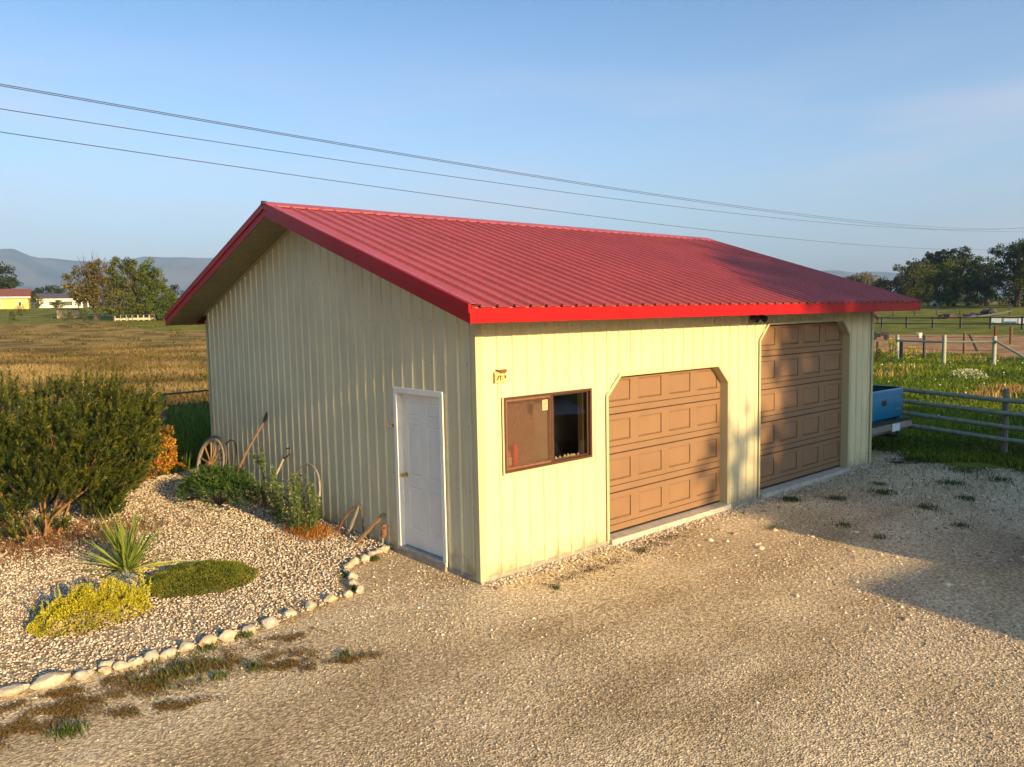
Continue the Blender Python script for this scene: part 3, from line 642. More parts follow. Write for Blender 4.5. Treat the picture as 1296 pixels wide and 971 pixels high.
for (ya_, yb_) in cols:
    for (za, zb2) in rows_:
        p = G(); i, j = .016, .034
        A = [(X+.001, ya_, za), (X+.001, yb_, za), (X+.001, yb_, zb2), (X+.001, ya_, zb2)]
        B = [(X+.014, ya_+i, za+i), (X+.014, yb_-i, za+i), (X+.014, yb_-i, zb2-i), (X+.014, ya_+i, zb2-i)]
        C_ = [(X+.003, ya_+j, za+j), (X+.003, yb_-j, za+j), (X+.003, yb_-j, zb2-j), (X+.003, ya_+j, zb2-j)]
        p.add(A+B+C_, [(0, 1, 5, 4), (1, 2, 6, 5), (2, 3, 7, 6), (3, 0, 4, 7), (4, 5, 9, 8), (5, 6, 10, 9), (6, 7, 11, 10), (7, 4, 8, 11), (8, 9, 10, 11)])
        p.build('raised_panel', MT['door'], pd)
g = G(); ky, kz = y1_-.065, 1.0
bm = bmesh.new(); bmesh.ops.create_uvsphere(bm, u_segments=14, v_segments=8, radius=.029)
for v in bm.verts: v.co = Vector((X-.058+v.co.x*.8, ky+v.co.y, kz+v.co.z))
g.bm(bm); g.cyl((X+.001, ky, kz), (X-.008, ky, kz), .032, 14); g.cyl((X, ky, kz), (X-.05, ky, kz), .012, 10); g.build('door_knob', MT['brass'], pd, True)
G().box(-.05, .10, .0, dw, .035, .078, b=.004).build('sill', MT['alu'], pd)
G().box(-.052, -.0125, -.0, dw+.0, -.10, .033).build('step', MT['concrete'], pd)

# --- window
wn = bpy.data.objects.new('window', None); link(wn, garage); wn.location = (WX0, 0, WZ0); ww, wh = WX1-WX0, WZ1-WZ0
def rect_ring(g, x0, x1, z0, z1, t, y0, y1, b=0):
    g.box(x0, x1, y0, y1, z0, z0+t, b=b); g.box(x0, x1, y0, y1, z1-t, z1, b=b); g.box(x0, x0+t, y0, y1, z0+t, z1-t, b=b); g.box(x1-t, x1, y0, y1, z0+t, z1-t, b=b); return g
rect_ring(G(), 0, ww, 0, wh, .028, -.032, .05).build('frame', MT['dbrown'], wn)
rect_ring(G(), -.022, ww+.012, -.024, wh+.008, .026, -.0285, -.0195).build('window_trim', MT['creamtrim'], wn)
mid = ww*.515
rect_ring(G(), .03, mid+.012, .03, wh-.03, .024, -.022, -.002, b=.003).build('screen_frame', MT['lbrown'], wn)
rect_ring(G(), mid+.016, ww-.03, .03, wh-.03, .018, .006, .03, b=.003).build('sash', MT['dbrown'], wn)
G().box(mid-.006, mid+.03, -.030, .045, .03, wh-.03).build('mullion', MT['dbrown'], wn)
G().add([(.05, -.012, .05), (mid-.01, -.012, .05), (mid-.01, -.012, wh-.05), (.05, -.012, wh-.05)], [(0, 1, 2, 3)]).build('insect_screen', MT['screen'], wn)
G().add([(.03, .012, .03), (mid-.008, .012, .03), (mid-.008, .012, wh-.03), (.03, .012, wh-.03)], [(0, 1, 2, 3)]).build('pane', MT['glass'], wn)
G().add([(mid+.031, .014, .046), (ww-.046, .014, .046), (ww-.046, .014, wh-.046), (mid+.031, .014, wh-.046)], [(0, 1, 2, 3)]).build('pane', MT['glass'], wn)
st = G().box(mid-.135, mid-.048, -.0165, -.0135, wh-.205, wh-.078).build('sticker', MT['paper'], wn)
g = G(); sx0 = mid-.135; sz0 = wh-.205
g.tube([(sx0+.020, -.018, sz0+.058), (sx0+.032, -.018, sz0+.062), (sx0+.044, -.018, sz0+.078), (sx0+.062, -.018, sz0+.084)], .0045, 5)
g.torus((sx0+.050, -.018, sz0+.102), .012, .0018, 'y', 12, 4)
for k in range(5): g.box(sx0+.016+k*.0125, sx0+.024+k*.0125, -.0178, -.0168, sz0+.022, sz0+.032)
g.build('sticker_print', mat('faded_ink', (.24, .15, .05), .8), wn)
G().box(-.02, ww+.02, .052, .22, -.03, .012, b=.004).build('inner_sill', MT['stud'], wn)
# what the window shows of the inside
G().box(WX0-.05, WX0+mid-.02, .255, .262, WZ0-.05, WZ1+.05).build('backing_board', MT['board'], garage)
G().box(WX1-.03, WX1+.01, .10, .19, .01, 2.9).build('wall_stud', MT['stud'], garage)
def extinguisher(x, h, r, label, lever):
    e = empty('fire_extinguisher', (x, .115, WZ0+.0125), 0, label, 'fire extinguisher')
    g = G(); g.tube([(0, 0, 0), (0, 0, .006), (0, 0, h*.80), (0, 0, h*.88), (0, 0, h*.93), (0, 0, h*.96)], [r*.92, r, r, r*.8, r*.42, r*.38], 20); g.build('cylinder', MT['redext'], e, True)
    if lever:
        g = G(); g.cyl((0, 0, h*.95), (0, 0, h+.02), .011, 10); g.box(-.01, .055, -.009, .009, h+.012, h+.020); g.box(-.01, .05, -.009, .009, h+.028, h+.036); g.build('valve', MT['black'], e)
        G().box(-r*.75, r*.75, -r-.003, -r*.72, h*.2, h*.6).build('printed_band', MT['paper'], e)
    else:
        g = G().cyl((0, 0, h*.95), (0, 0, h+.012), .012, 10); g.build('valve', MT['lbrown'], e)
extinguisher(WX0+.168, .235, .036, 'smaller red fire extinguisher with a lever top at the left edge of the window', True)
extinguisher(WX0+.275, .30, .042, 'taller plain red fire extinguisher standing on the sill behind the window screen', False)
q = G(); random.seed(3)
for k in range(14):
    x = random.uniform(.03, .55); a = random.uniform(.008, .028)
    q.tube([(x, 0, 0), (x+a, .01, a*1.2), (x+a*2, 0, .003)], [a*.5, a*.8, a*.3], 6)
o = q.build('scrap_pile', mat('pale_rag', (.70, .62, .42), .9, .2, 20)); o.location = (WX0+mid+.06, .14, WZ0+.0125); tag(o, 'small pale scraps lying on the inner sill behind the dark pane', 'rag')

# --- small things on the walls
nb = empty('number_box', (.235, -.0005, 2.235), 0, 'small yellowed box with a dark open top on the front wall left of the window', 'number box')
g = G(); g.box(0, .17, -.035, -.021, 0, .105, b=.002); g.box(0, .012, -.034, -.0, 0.0, .125); g.box(.158, .17, -.034, 0, .0, .135); g.box(0, .17, -.02, 0, 0, .01); g.build('box_body', mat('yellowed_plate', (.50, .38, .14), .6), nb)
g = G(); g.prism([(.03, .148), (.172, .148), (.172, .118), (.092, .112)], 'y', -.045, -.006); g.build('box_flap', mat('rust_brown_flap', (.17, .06, .015), .7), nb)
g = G()
def bar(x0, z0, x1, z1, t): g.tube([(x0, -.0365, z0), (x1, -.0365, z1)], t, 5)
bar(.028, .028, .062, .078, .006); bar(.050, .078, .076, .078, .005); bar(.084, .028, .084, .078, .006); bar(.084, .078, .104, .074, .004); bar(.112, .028, .122, .050, .003)
g.box(.142, .164, -.0385, -.0355, .046, .082); g.build('lettering', mat('brown_lettering', (.10, .045, .01), .8), nb)
fl = empty('flood_light', (5.32, -.0, 2.86), 0, 'black twin head security light under the eave near the tall door', 'outdoor light')
g = G(); g.cyl((0.12, -.02, .02), (.12, -.055, .02), .05, 14); g.build('base', MT['black'], fl)
for x in (.02, .24):
    g = G(); g.tube([(.12, -.05, .02), ((x+.12)/2, -.09, .03), (x, -.11, .01)], .012, 6); g.tube([(x, -.07, .045), (x, -.12, .015), (x, -.185, -.02)], [.03, .045, .055], 12); g.build('lamp_head', MT['black'], fl, True)
g = G(); g.box(.09, .15, -.10, -.055, -.06, -.01, b=.006); g.build('motion_sensor', MT['black'], fl)
hk = empty('wall_ring', (-.0, DY1+.10, 1.63), 0, 'small dark metal ring on a bracket beside the white door', 'ring')
g = G(); g.torus((-.075, .025, .0), .032, .0065, 'y', 20, 6); 
for v_i in range(len(g.v)):
    x, y, z = g.v[v_i]; x += .075; y -= .025; a = R(55); g.v[v_i] = (x*math.cos(a)-y*math.sin(a)-.075, x*math.sin(a)+y*math.cos(a)+.025, z)
g.build('ring', MT['rust'], hk, True)
g = G(); g.tube([(-.02, -.03, -.012), (-.055, -.02, -.016), (-.075, 0, -.010)], .007, 6); g.cyl((-.0195, -.03, -.012), (-.026, -.03, -.012), .02, 10); g.build('bracket', MT['rust'], hk, True)
# ------------------------------------------------------------------ garden bed
def blob(n, c, r, seed, sub=2, amp=.16, freq=1.2, flat=0):
    rr = random.Random(seed); bm = bmesh.new(); bmesh.ops.create_icosphere(bm, subdivisions=sub, radius=1); off = Vector((seed*7.1, seed*3.3, 0))
    for v in bm.verts: v.co *= 1+amp*noise.noise(v.co*freq+off)
    if flat:
        for q in range(flat):
            d = Vector((rr.gauss(0, 1), rr.gauss(0, 1), rr.gauss(0, .8))).normalized(); lim = rr.uniform(.66, .86)
            for v in bm.verts:
                t = v.co.dot(d)
                if t > lim: v.co -= d*(t-lim)*.85
    for v in bm.verts: v.co = Vector((v.co.x*r[0], v.co.y*r[1], v.co.z*r[2]))
    return bm
PXST = [(-.02, 1.86, .035), (-.13, 1.83, .095), (-.25, 1.78, .075), (-.38, 1.74, .095), (-.53, 1.66, .105), (-.70, 1.62, .115), (-.84, 1.52, .105), (-.95, 1.37, .075), (-.97, 1.18, .10),
        (-1.08, .98, .10), (-1.13, .74, .085), (-1.30, .70, .085), (-1.52, .68, .10), (-1.77, .64, .095), (-2.02, .60, .10), (-2.26, .53, .12), (-2.48, .50, .10), (-2.70, .49, .11), (-2.89, .50, .105),
        (-3.06, .50, .095), (-3.24, .50, .095), (-3.38, .52, .095), (-3.50, .51, .09), (-3.62, .50, .09), (-3.75, .52, .075), (-3.72, .60, .09), (-3.87, .56, .06), (-3.93, .55, .09), (-4.14, .60, .19), (-4.42, .64, .16), (-4.62, .72, .08)]
ordn = ['first', 'second', 'third', 'fourth', 'fifth', 'sixth', 'seventh', 'eighth', 'ninth', 'tenth', 'eleventh', 'twelfth', 'thirteenth', 'fourteenth', 'fifteenth', 'sixteenth', 'seventeenth', 'eighteenth', 'nineteenth', 'twentieth',
        'twenty-first', 'twenty-second', 'twenty-third', 'twenty-fourth', 'twenty-fifth', 'twenty-sixth', 'twenty-seventh', 'twenty-eighth', 'twenty-ninth', 'thirtieth', 'thirty-first']
for i, (x, y, r) in enumerate(PXST):
    big = r > .14
    bm = blob(0, None, (r*.80, r*(.62 if not big else .40), r*(.52 if not big else .32)), i+2, sub=3, amp=.36, freq=1.6, flat=9)
    g = G().bm(bm); o = g.build('edging_stone', MT['stone' if i % 3 else ('stoneb' if i % 2 else 'stonec')], None, True); o.location = (x, y, .0+r*random.uniform(-.02, .14))
    nx = PXST[min(i+1, len(PXST)-1)]; pv = PXST[max(i-1, 0)]
    o.rotation_euler = (random.uniform(-.15, .15), random.uniform(-.15, .15), math.atan2(nx[1]-pv[1], nx[0]-pv[0])+random.uniform(-.3, .3))
    tag(o, 'pale %s stone in the garden edging, %s counting from the white door' % ('long flat' if big else 'rounded', ordn[i]), 'stone', 'pale stones edging the garden bed')
g = G()
for (x, y, r) in ((-.18, 1.60, .035), (-.26, 1.55, .04), (-.05, 1.45, .04)):
    pass

# needle shrubs -----------------------------------------------------------------
NEEDLE = rndmat('pine_needles', [(.010, .020, .003), (.030, .050, .004), (.070, .085, .006), (.18, .15, .015)], .6, transl=.1)
def shoots(name, P, D, nn, ln, nl, nw, m, parent, spread=.7):
    """P shoot bases, D directions; nn needles each of length nl along a shoot of length ln"""
    n = len(P); D = D/np.linalg.norm(D, axis=1)[:, None]; t = rng.uniform(0, 1, (n, nn)); L = ln*rng.uniform(.6, 1.3, (n, 1))
    base = P[:, None]+D[:, None]*(t*L)[..., None]
    side = rng.normal(0, 1, (n, nn, 3)); side -= (side*D[:, None]).sum(2, keepdims=True)*D[:, None]; side /= np.linalg.norm(side, axis=2, keepdims=True)+1e-9
    dr = D[:, None]*(1-spread*.45)+side*spread; dr /= np.linalg.norm(dr, axis=2, keepdims=True)
    wv = np.cross(dr, rng.normal(0, 1, (n, nn, 3))); wv /= np.linalg.norm(wv, axis=2, keepdims=True)+1e-9
    l_ = nl*rng.uniform(.7, 1.2, (n, nn, 1))
    V = np.stack([base-wv*nw/2, base+wv*nw/2, base+dr*l_], 2).reshape(-1, 3); F = np.arange(len(V)).reshape(-1, 3)
    rn = np.clip(rng.uniform(.05, .75, (n, 1))+rng.uniform(-.12, .12, (n, nn))+(t-.5)*.35, 0, 1).reshape(-1)
    o = npmesh(name, V, F, m, parent, rn); o['kind'] = 'stuff'; return o
pine = empty('pine_shrub', (-3.38, 5.75, -.02), 0, 'large dark green mugo pine with bare orange-brown stems at the left of the bed', 'shrub')
g = G(); tips = []; random.seed(11)
for k in range(15):
    a = k*2.4+random.uniform(-.3, .3); rad = random.uniform(.55, 1.0)
    ex, ey = math.cos(a)*rad*1.75, .75+math.sin(a)*rad*1.55; ez = random.uniform(.95, 1.7) if rad > .8 else random.uniform(1.4, 1.95)
    bx_, by_ = ex*.16+random.gauss(0, .06), .1+(ey-.75)*.14+random.gauss(0, .05); p0 = Vector((bx_, by_, -.02)); p1 = Vector((bx_+ex*.14+random.gauss(0, .1), by_+ey*.12, .45+.25*random.random())); p2 = Vector((ex*.8, ey*.78, ez*.55)); p3 = Vector((ex, ey, ez))
    pts = []
    for j in range(9):
        t = j/8; pts.append(p0*(1-t)**3+p1*3*t*(1-t)**2+p2*3*t*t*(1-t)+p3*t**3+Vector((random.uniform(-.035, .035), random.uniform(-.03, .03), 0)))
    r0 = random.uniform(.014, .028); g.tube(pts, [r0*(1-.75*j/8) for j in range(9)], 6)
    for j in (3, 4, 5, 6, 7):
        b = pts[j]; d = (pts[j+1]-pts[j-1]).normalized()+Vector((random.uniform(-.7, .7), random.uniform(-.7, .7), random.uniform(.1, .9))); e = b+d*random.uniform(.2, .45)
        g.tube([b, (b+e)/2+Vector((0, 0, -.02)), e], [r0*.38, r0*.3, r0*.18], 5); tips.append((e, d))
        if j > 4: tips.append((pts[j], d))
    tips.append((p3, p3-p2))
g.build('stem', MT['pinebark'], pine, True)
def pine_shape(n):
    P = []; D = []
    while len(P) < n:
        a = random.uniform(0, 2*math.pi); z = random.uniform(.10, 2.10)
        rmax = (1.35+.68*min(1, z/1.0))*(1.0 if z < 1.55 else math.sqrt(max(0, 1-((z-1.55)/.56)**2))**.6)
        f = random.uniform(.35, 1)**.45; rr_ = rmax*f*(1+.10*noise.noise(Vector((math.cos(a)*2, math.sin(a)*2, z*1.5))))
        x, y = math.cos(a)*rr_*.93, .85+math.sin(a)*rr_*.9
        low = z < .75 and y < .45
        if low and random.random() > (.9 if x > .2 else .45): continue
        if z > 1.66+.85*noise.noise(Vector((x*2.6, y*2.6, 7)))+.12: continue
        if noise.noise(Vector((x*2.4, y*2.4, z*1.5))) < -.16: continue
        P.append((x, y, z)); D.append((x*.35+random.gauss(0, .3), (y-.85)*.35+random.gauss(0, .3), .75+random.gauss(0, .2)))
    return np.array(P), np.array(D)
Pp, Dd = pine_shape(6800)
shoots('needles', Pp, Dd, 34, .19, .055, .0115, NEEDLE, pine, .62)
lead = [(p_, d_) for p_, d_ in zip(Pp, Dd) if p_[2] > 1.25 and random.random() < .16]
LP = np.array([a for a, b in lead]); LD = np.array([(b[0]*.5, b[1]*.5, 1.1) for a, b in lead]); shoots('leaders', LP, LD, 90, .42, .045, .0105, NEEDLE, pine, .7)
CAND = rndmat('pale_buds', [(.34, .24, .10), (.48, .38, .17)], .7)
sel = [i for i in range(len(Pp)) if random.random() < .3 or Pp[i][2] > 1.75]
g = G()
for i in sel[:1300]:
    p = Vector(Pp[i]); d = Vector(Dd[i]).normalized(); e = p+d*.20; f_ = e+d*.035; s_ = d.orthogonal().normalized()*.006
    g.add([e-s_, e+s_, f_+s_*.6, f_-s_*.6], [(0, 1, 2, 3)])
o = g.build('buds', CAND, pine); o['kind'] = 'stuff'
# fallen needles under the pine
NEED2 = rndmat('fallen_needles', [(.07, .03, .015), (.15, .06, .02), (.25, .12, .04)], .9)
q = np.column_stack([rng.normal(-3.2, .8, 3600), rng.normal(5.5, .5, 3600)]); q = q[in_bed(q[:, 0], q[:, 1])]
blades('pine_litter', np.column_stack([q, np.full(len(q), .0)]), .05, .012, 1.6, NEED2, label='orange-brown fallen pine needles on the gravel under the mugo pine', cat='pine litter')

# yucca ---------------------------------------------------------------------------
YL = [mat('yucca_leaf_dark', (.08, .125, .02), .5, .25, 3, stretch=(8, 8, 1)), mat('yucca_leaf', (.19, .23, .03), .5, .2, 3), mat('yucca_leaf_pale', (.40, .38, .10), .5, .2, 3)]
yu = empty('yucca', (-2.86, 3.28, -.01), 0, 'spiky green yucca with long narrow leaves standing in the gravel bed', 'plant')
lm = []
for k, m_ in enumerate((0, 1, 1, 2)):
    g = G(); n = 7; vs = []; b_ = (.02, .10, .20, .34)[k]
    for i in range(n):
        t = i/(n-1); x = t*1.0; z = -b_*t*t; wd = .5*(.55+.9*t-1.42*t*t)*.055+.0012; vs += [(x, -wd, z+wd*.35), (x, 0, z-.004), (x, wd, z+wd*.35)]
    fs = []
    for i in range(n-1): a = i*3; fs += [(a, a+1, a+4, a+3), (a+1, a+2, a+5, a+4)]
    g.add(vs, fs); me = g.mesh('leaf', YL[m_]); me.polygons.foreach_set('use_smooth', [True]*len(me.polygons)); lm.append(me)
for k in range(96):
    el = R(random.choice((82, 74, 66, 58, 48, 38, 26, 14))+random.uniform(-6, 6)); az = k*2.399+random.uniform(-.2, .2)
    me = lm[3] if el < R(30) and random.random() < .5 else random.choice(lm[:3] if el > R(40) else lm[1:])
    o = bpy.data.objects.new('leaf', me); link(o, yu); s_ = random.uniform(.52, .82); o.scale = (s_, s_*.95, s_); o.rotation_euler = (random.uniform(-.5, .5), -el, az); o.location = (random.uniform(-.03, .03), random.uniform(-.03, .03), .0)

# small-leaved plants ---------------------------------------------------------------
def cushion(name, loc, r, h, n, m, ll, lw, label, cat, lumps=.25, seed=0, up=1.0, parent=None):
    """low plant: leaves over a lumpy dome, with inner leaves"""
    th = rng.uniform(0, 2*np.pi, n); u = np.sqrt(rng.uniform(0, 1, n)); x = np.cos(th)*u*r[0]; y = np.sin(th)*u*r[1]
    lum = np.array([noise.noise(Vector((a*4/max(r), b*4/max(r), seed))) for a, b in zip(x, y)])
    edge = 1+.18*np.array([noise.noise(Vector((math.cos(t)*1.5, math.sin(t)*1.5, seed+5))) for t in th]); x *= edge; y *= edge
    z = h*np.sqrt(np.clip(1-u**2.2, 0, 1))*(1+lumps*lum*2)*rng.uniform(.55, 1, n)**.5
    D = np.stack([x/r[0]*.7, y/r[1]*.7, np.full(n, up)], 1)
    V, F = leafcloud(np.stack([x, y, np.clip(z, .005, 9)], 1), D, ll, lw, .45)
    rn = np.clip(rng.uniform(0, 1, n)*.7+.3*(lum+.5), 0, 1)
    root = parent or empty(name, loc, 0, label, cat)
    o = npmesh('foliage', V, F, m, root, rn); o['kind'] = 'stuff'; return root
YELL = rndmat('yellow_stonecrop', [(.12, .15, .02), (.32, .30, .02), (.50, .43, .02), (.62, .55, .06)], .6, transl=.25)
ye = cushion('yellow_stonecrop', (-3.55, 1.86, -.01), (.54, .34), .27, 15000, YELL, .021, .014, 'bright yellow flowering cushion plant in the gravel bed beside the path edging', 'plant', .5, 2)
st_ = G(); Pq = []; Dq = []
for k in range(46):
    x = random.uniform(-.45, .55); y = random.uniform(-.1, .36); h = random.uniform(.14, .42)
    a = Vector((x, y, .05)); b = Vector((x+random.uniform(-.04, .04), y+random.uniform(-.03, .03), h)); st_.tube([a, b], .003, 4)
    for j in range(26): t = random.uniform(.25, 1); Pq.append(a.lerp(b, t)); Dq.append((random.gauss(0, 1), random.gauss(0, 1), .5))
st_.build('stems', mat('yellow_green_stem', (.30, .32, .05), .7), ye)['kind'] = 'stuff'
V, F = leafcloud(np.array([tuple(v) for v in Pq]), np.array(Dq), .026, .015, .5); o = npmesh('flower_spikes', V, F, YELL, ye, rng.uniform(0, 1, len(F))); o['kind'] = 'stuff'
MOUND = rndmat('mat_thyme', [(.05, .07, .006), (.11, .135, .010), (.17, .18, .02), (.26, .20, .04)], .8, transl=.1)
mo = empty('cushion_mound', (-2.34, 2.24, -.01), R(-28), 'low dense olive green mound of mat forming thyme on the gravel', 'plant')
bm = bmesh.new(); bmesh.ops.create_uvsphere(bm, u_segments=40, v_segments=20, radius=1)
for v in bm.verts:
    k = 1+.05*noise.noise(v.co*2); v.co = Vector((v.co.x*.57*k, v.co.y*.47*k, max(-.02, v.co.z)*.155*k))
G().bm(bm).build('mat_base', mat('thyme_inside', (.05, .05, .01), .95, .3, 20), mo, True)
n = 15000; th = rng.uniform(0, 6.283, n); u = np.sqrt(rng.uniform(0, 1, n)); eg = 1+.10*np.array([noise.noise(Vector((math.cos(t)*2.2, math.sin(t)*2.2, 4))) for t in th])+.03*np.sin(th*9); x = np.cos(th)*u*.62*eg; y = np.sin(th)*u*.52*eg; z = .175*np.sqrt(np.clip(1-u*u, 0, 1))*(1+.22*np.array([noise.noise(Vector((a*7, b*7, 3))) for a, b in zip(x, y)]))
pat = np.array([noise.noise(Vector((a*5, b*5, 1))) for a, b in zip(x, y)])
V, F = leafcloud(np.stack([x, y, z], 1), np.stack([x*1.6, y*1.6, np.full(n, .7)], 1), .026, .010, .35); o = npmesh('foliage', V, F, MOUND, mo, np.clip(.4+pat*.7+rng.normal(0, .16, n), 0, 1)); o['kind'] = 'stuff'
BLUEG = rndmat('grey_blue_leaves', [(.12, .17, .16), (.22, .28, .26), (.32, .36, .30)], .8, transl=.15)
cushion('grey_plant', (-3.72, 2.42, -.01), (.24, .10), .13, 700, BLUEG, .035, .010, 'small grey-blue feathery plant behind the left end of the yellow cushion', 'plant', .5, 7)
cushion('grey_plant', (-3.03, 2.86, -.01), (.16, .09), .10, 450, BLUEG, .035, .010, 'small grey-blue feathery plant between the yucca and the yellow cushion', 'plant', .5, 9)

JUN = rndmat('juniper_foliage', [(.02, .06, .015), (.04, .10, .02), (.09, .15, .03), (.20, .22, .04)], .7, transl=.2)
ju = empty('juniper', (-.78, 5.85, -.01), 0, 'spreading green juniper against the gable wall in front of the wagon wheel', 'shrub')
P_ = []; D_ = []
for k in range(1500):
    a = random.uniform(0, 6.28); u = random.random()**.6; x = math.cos(a)*u*.52; y = math.sin(a)*u*1.0; zt = .62*math.sqrt(max(0, 1-u*u*.85)); z = random.uniform(.35, 1)*zt
    if noise.noise(Vector((x*3, y*3, z*3+4))) < -.25: continue
    P_.append((x, y, z)); D_.append((x*1.2+random.gauss(0, .4), y*.8+random.gauss(0, .4), .55+random.gauss(0, .25)))
shoots('foliage', np.array(P_), np.array(D_), 26, .12, .032, .010, JUN, ju, .6)
g = G()
for k in range(14):
    a = k*.45; g.tube([(0, 0, 0), (math.cos(a)*.2, math.sin(a)*.4, .2), (math.cos(a)*.42, math.sin(a)*.8, .35)], [.014, .009, .004], 5)
g.build('stem', MT['bark'], ju)
ORG = rndmat('orange_foliage', [(.20, .06, .012), (.38, .14, .02), (.50, .26, .05)], .8, transl=.2)
Po = [(-.30-.03*k, .62+.055*k+random.gauss(0, .02), .60+.010*k-abs(k-4)*.004) for k in range(11)]; Do = [(-.5, .6, .25+random.gauss(0, .2)) for _ in Po]
shoots('dead_branch_tips', np.array(Po), np.array(Do), 40, .10, .035, .012, ORG, ju, .6)

tp = empty('leafy_shrub', (-.42, 3.72, -.01), 0, 'upright green leafy stems with a dry orange base against the gable wall', 'shrub')
LF = rndmat('myrtle_leaf', [(.03, .065, .015), (.06, .12, .03), (.11, .17, .04), (.20, .24, .06)], .5, transl=.2)
st_ = G(); Pq = []; Dq = []; random.seed(21)
spots = [(-.12, .95, 1.12)]+[(-.10+random.uniform(-.16, .12), .62+random.uniform(-.2, .4), random.uniform(.5, .8)) for _ in range(10)]+[(random.uniform(-.28, .15), random.uniform(-.55, .45), random.uniform(.45, .78)) for _ in range(34)]+[(random.uniform(-.25, .05), random.uniform(-.8, -.5), random.uniform(.35, .6)) for _ in range(6)]
for (x, y, h) in spots:
    lx, ly = random.uniform(-.08, .04), (y*.12+random.uniform(-.05, .05)); a = Vector((x, y*.75, 0)); b = Vector((x+lx, y+ly, h))
    mid_ = (a+b)/2+Vector((random.uniform(-.02, .02), 0, 0)); st_.tube([a, mid_, b], [.006, .005, .003], 4)
    for j in range(int(95*h)):
        t = random.uniform(.12, 1); p = a.lerp(b, t); an = random.uniform(0, 6.28); Pq.append(p); Dq.append((math.cos(an), math.sin(an), .55))
a0 = Vector((-.12, .95, .72))
for dy in (-.12, -.07, .07, .13, .17):
    b = a0+Vector((-.03, dy*1.6, random.uniform(.14, .34))); st_.tube([a0, b], .004, 4)
    for j in range(34): an = random.uniform(0, 6.28); Pq.append(a0.lerp(b, random.random())); Dq.append((math.cos(an), math.sin(an), .5))
st_.build('stems', mat('green_stem', (.12, .13, .04), .8), tp)['kind'] = 'stuff'
V, F = leafcloud(np.array([tuple(v) for v in Pq]), np.array(Dq), .060, .020, .3); o = npmesh('foliage', V, F, LF, tp, rng.uniform(0, 1, len(F))); o['kind'] = 'stuff'
n = 1000; Pm = np.column_stack([rng.normal(-.06, .15, n), rng.normal(-.48, .24, n), np.zeros(n)])
blades('dry_base', Pm, .11, .007, 1.2, ORG, parent=tp)

AUT = rndmat('autumn_leaves', [(.10, .12, .02), (.30, .10, .015), (.50, .20, .02), (.62, .44, .05)], .7, transl=.25)
au = empty('autumn_shrub', (-.95, 8.75, -.01), 0, 'shrub turning orange and yellow between the mugo pine and the tall grass', 'shrub')
n = 3600; th = rng.uniform(0, 6.28, n); ph = rng.uniform(0, 1, n); rr_ = rng.uniform(.5, 1, n)**.5; Pz = np.stack([np.cos(th)*rr_*.40, np.sin(th)*rr_*.40, .08+ph*.92], 1); Pz[:, :2] *= (1.05-.5*(ph-.4)**2)[:, None]
keep = np.array([noise.noise(Vector((a*4, b*4, c*4))) > -.16 for a, b, c in Pz]); Pz = Pz[keep]
V, F = leafcloud(Pz, np.stack([Pz[:, 0], Pz[:, 1], np.full(len(Pz), .4)], 1), .05, .03, .6)
zn = Pz[:, 2]+rng.normal(0, .15, len(Pz)); rn = np.where(zn > .85, rng.uniform(0, .25, len(Pz)), np.clip(rng.uniform(.3, 1, len(Pz)), 0, 1))
npmesh('foliage', V, F, AUT, au, rn)['kind'] = 'stuff'
g = G()
for k in range(8): a = k*.8; g.tube([(0, 0, 0), (math.cos(a)*.12, math.sin(a)*.12, .4), (math.cos(a)*.25, math.sin(a)*.25, .85)], [.014, .01, .005], 5)
g.build('stem', MT['bark'], au)

# old tools and wheels leaning on the gable wall ---------------------------------------
def rot_into(o, loc, rx=0, ry=0, rz=0): o.location = loc; o.rotation_euler = (rx, ry, rz)
wh = empty('wagon_wheel', (-.36, 7.35, .40), 0, 'old spoked wagon wheel with a dark iron tyre leaning on the gable wall', 'wheel'); wh.rotation_euler = (R(4), R(13), R(8))
g = G().torus((0, 0, 0), .50, .026, 'x', 36, 8); g.build('tyre', MT['iron'], wh, True)
g = G().torus((-.012, 0, 0), .455, .034, 'x', 36, 6); g.build('felloe', MT['oldwood'], wh, True)
g = G().tube([(-.10, 0, 0), (-.07, 0, 0), (0, 0, 0), (.07, 0, 0), (.10, 0, 0)], [.05, .065, .08, .065, .05], 14); g.build('hub', MT['rust'], wh, True)
for k in range(12):
    a = k*math.pi/6+.1; g = G().tube([(0, math.cos(a)*.07, math.sin(a)*.07), (0, math.cos(a)*.25, math.sin(a)*.25), (0, math.cos(a)*.44, math.sin(a)*.44)], [.021, .015, .018], 7); g.build('spoke', MT['handle'], wh, True)
hp = G().torus((0, 0, 0), .47, .016, 'x', 40, 6).build('iron_hoop', mat('hoop_rust', (.20, .10, .055), .6, .4, 8, col2=(.5, .45, .38), metal=.3), None, True); hp.location = (-.20, 3.98, .36); hp.rotation_euler = (0, R(14), 0)
tag(hp, 'bare rusty iron hoop standing behind the leafy shrub by the wall', 'hoop')
g2 = G().torus((0, 0, 0), .46, .013, 'x', 36, 6, a0=.2, a1=5.6); o = g2.build('iron_tyre_band', MT['iron'], None, True); o.location = (-.24, 6.95, .42); o.rotation_euler = (0, R(16), R(-5)); tag(o, 'thin dark iron tyre band leaning in front of the spoked wheel', 'hoop')
def tool(name, label, cat): return empty(name, (0, 0, 0), 0, label, cat)
t1 = tool('long_handled_shovel', 'long wooden tool handle with a dark tip leaning on the gable wall', 'shovel')
G().tube([(-.42, 6.42, .08), (-.24, 6.0, .78), (-.06, 5.66, 1.30)], [.020, .019, .017], 8).build('handle', MT['handle'], t1, True)
G().tube([(-.06, 5.66, 1.30), (-.05, 5.62, 1.37), (-.035, 5.57, 1.47)], [.021, .028, .012], 8).build('grip', MT['iron'], t1, True)
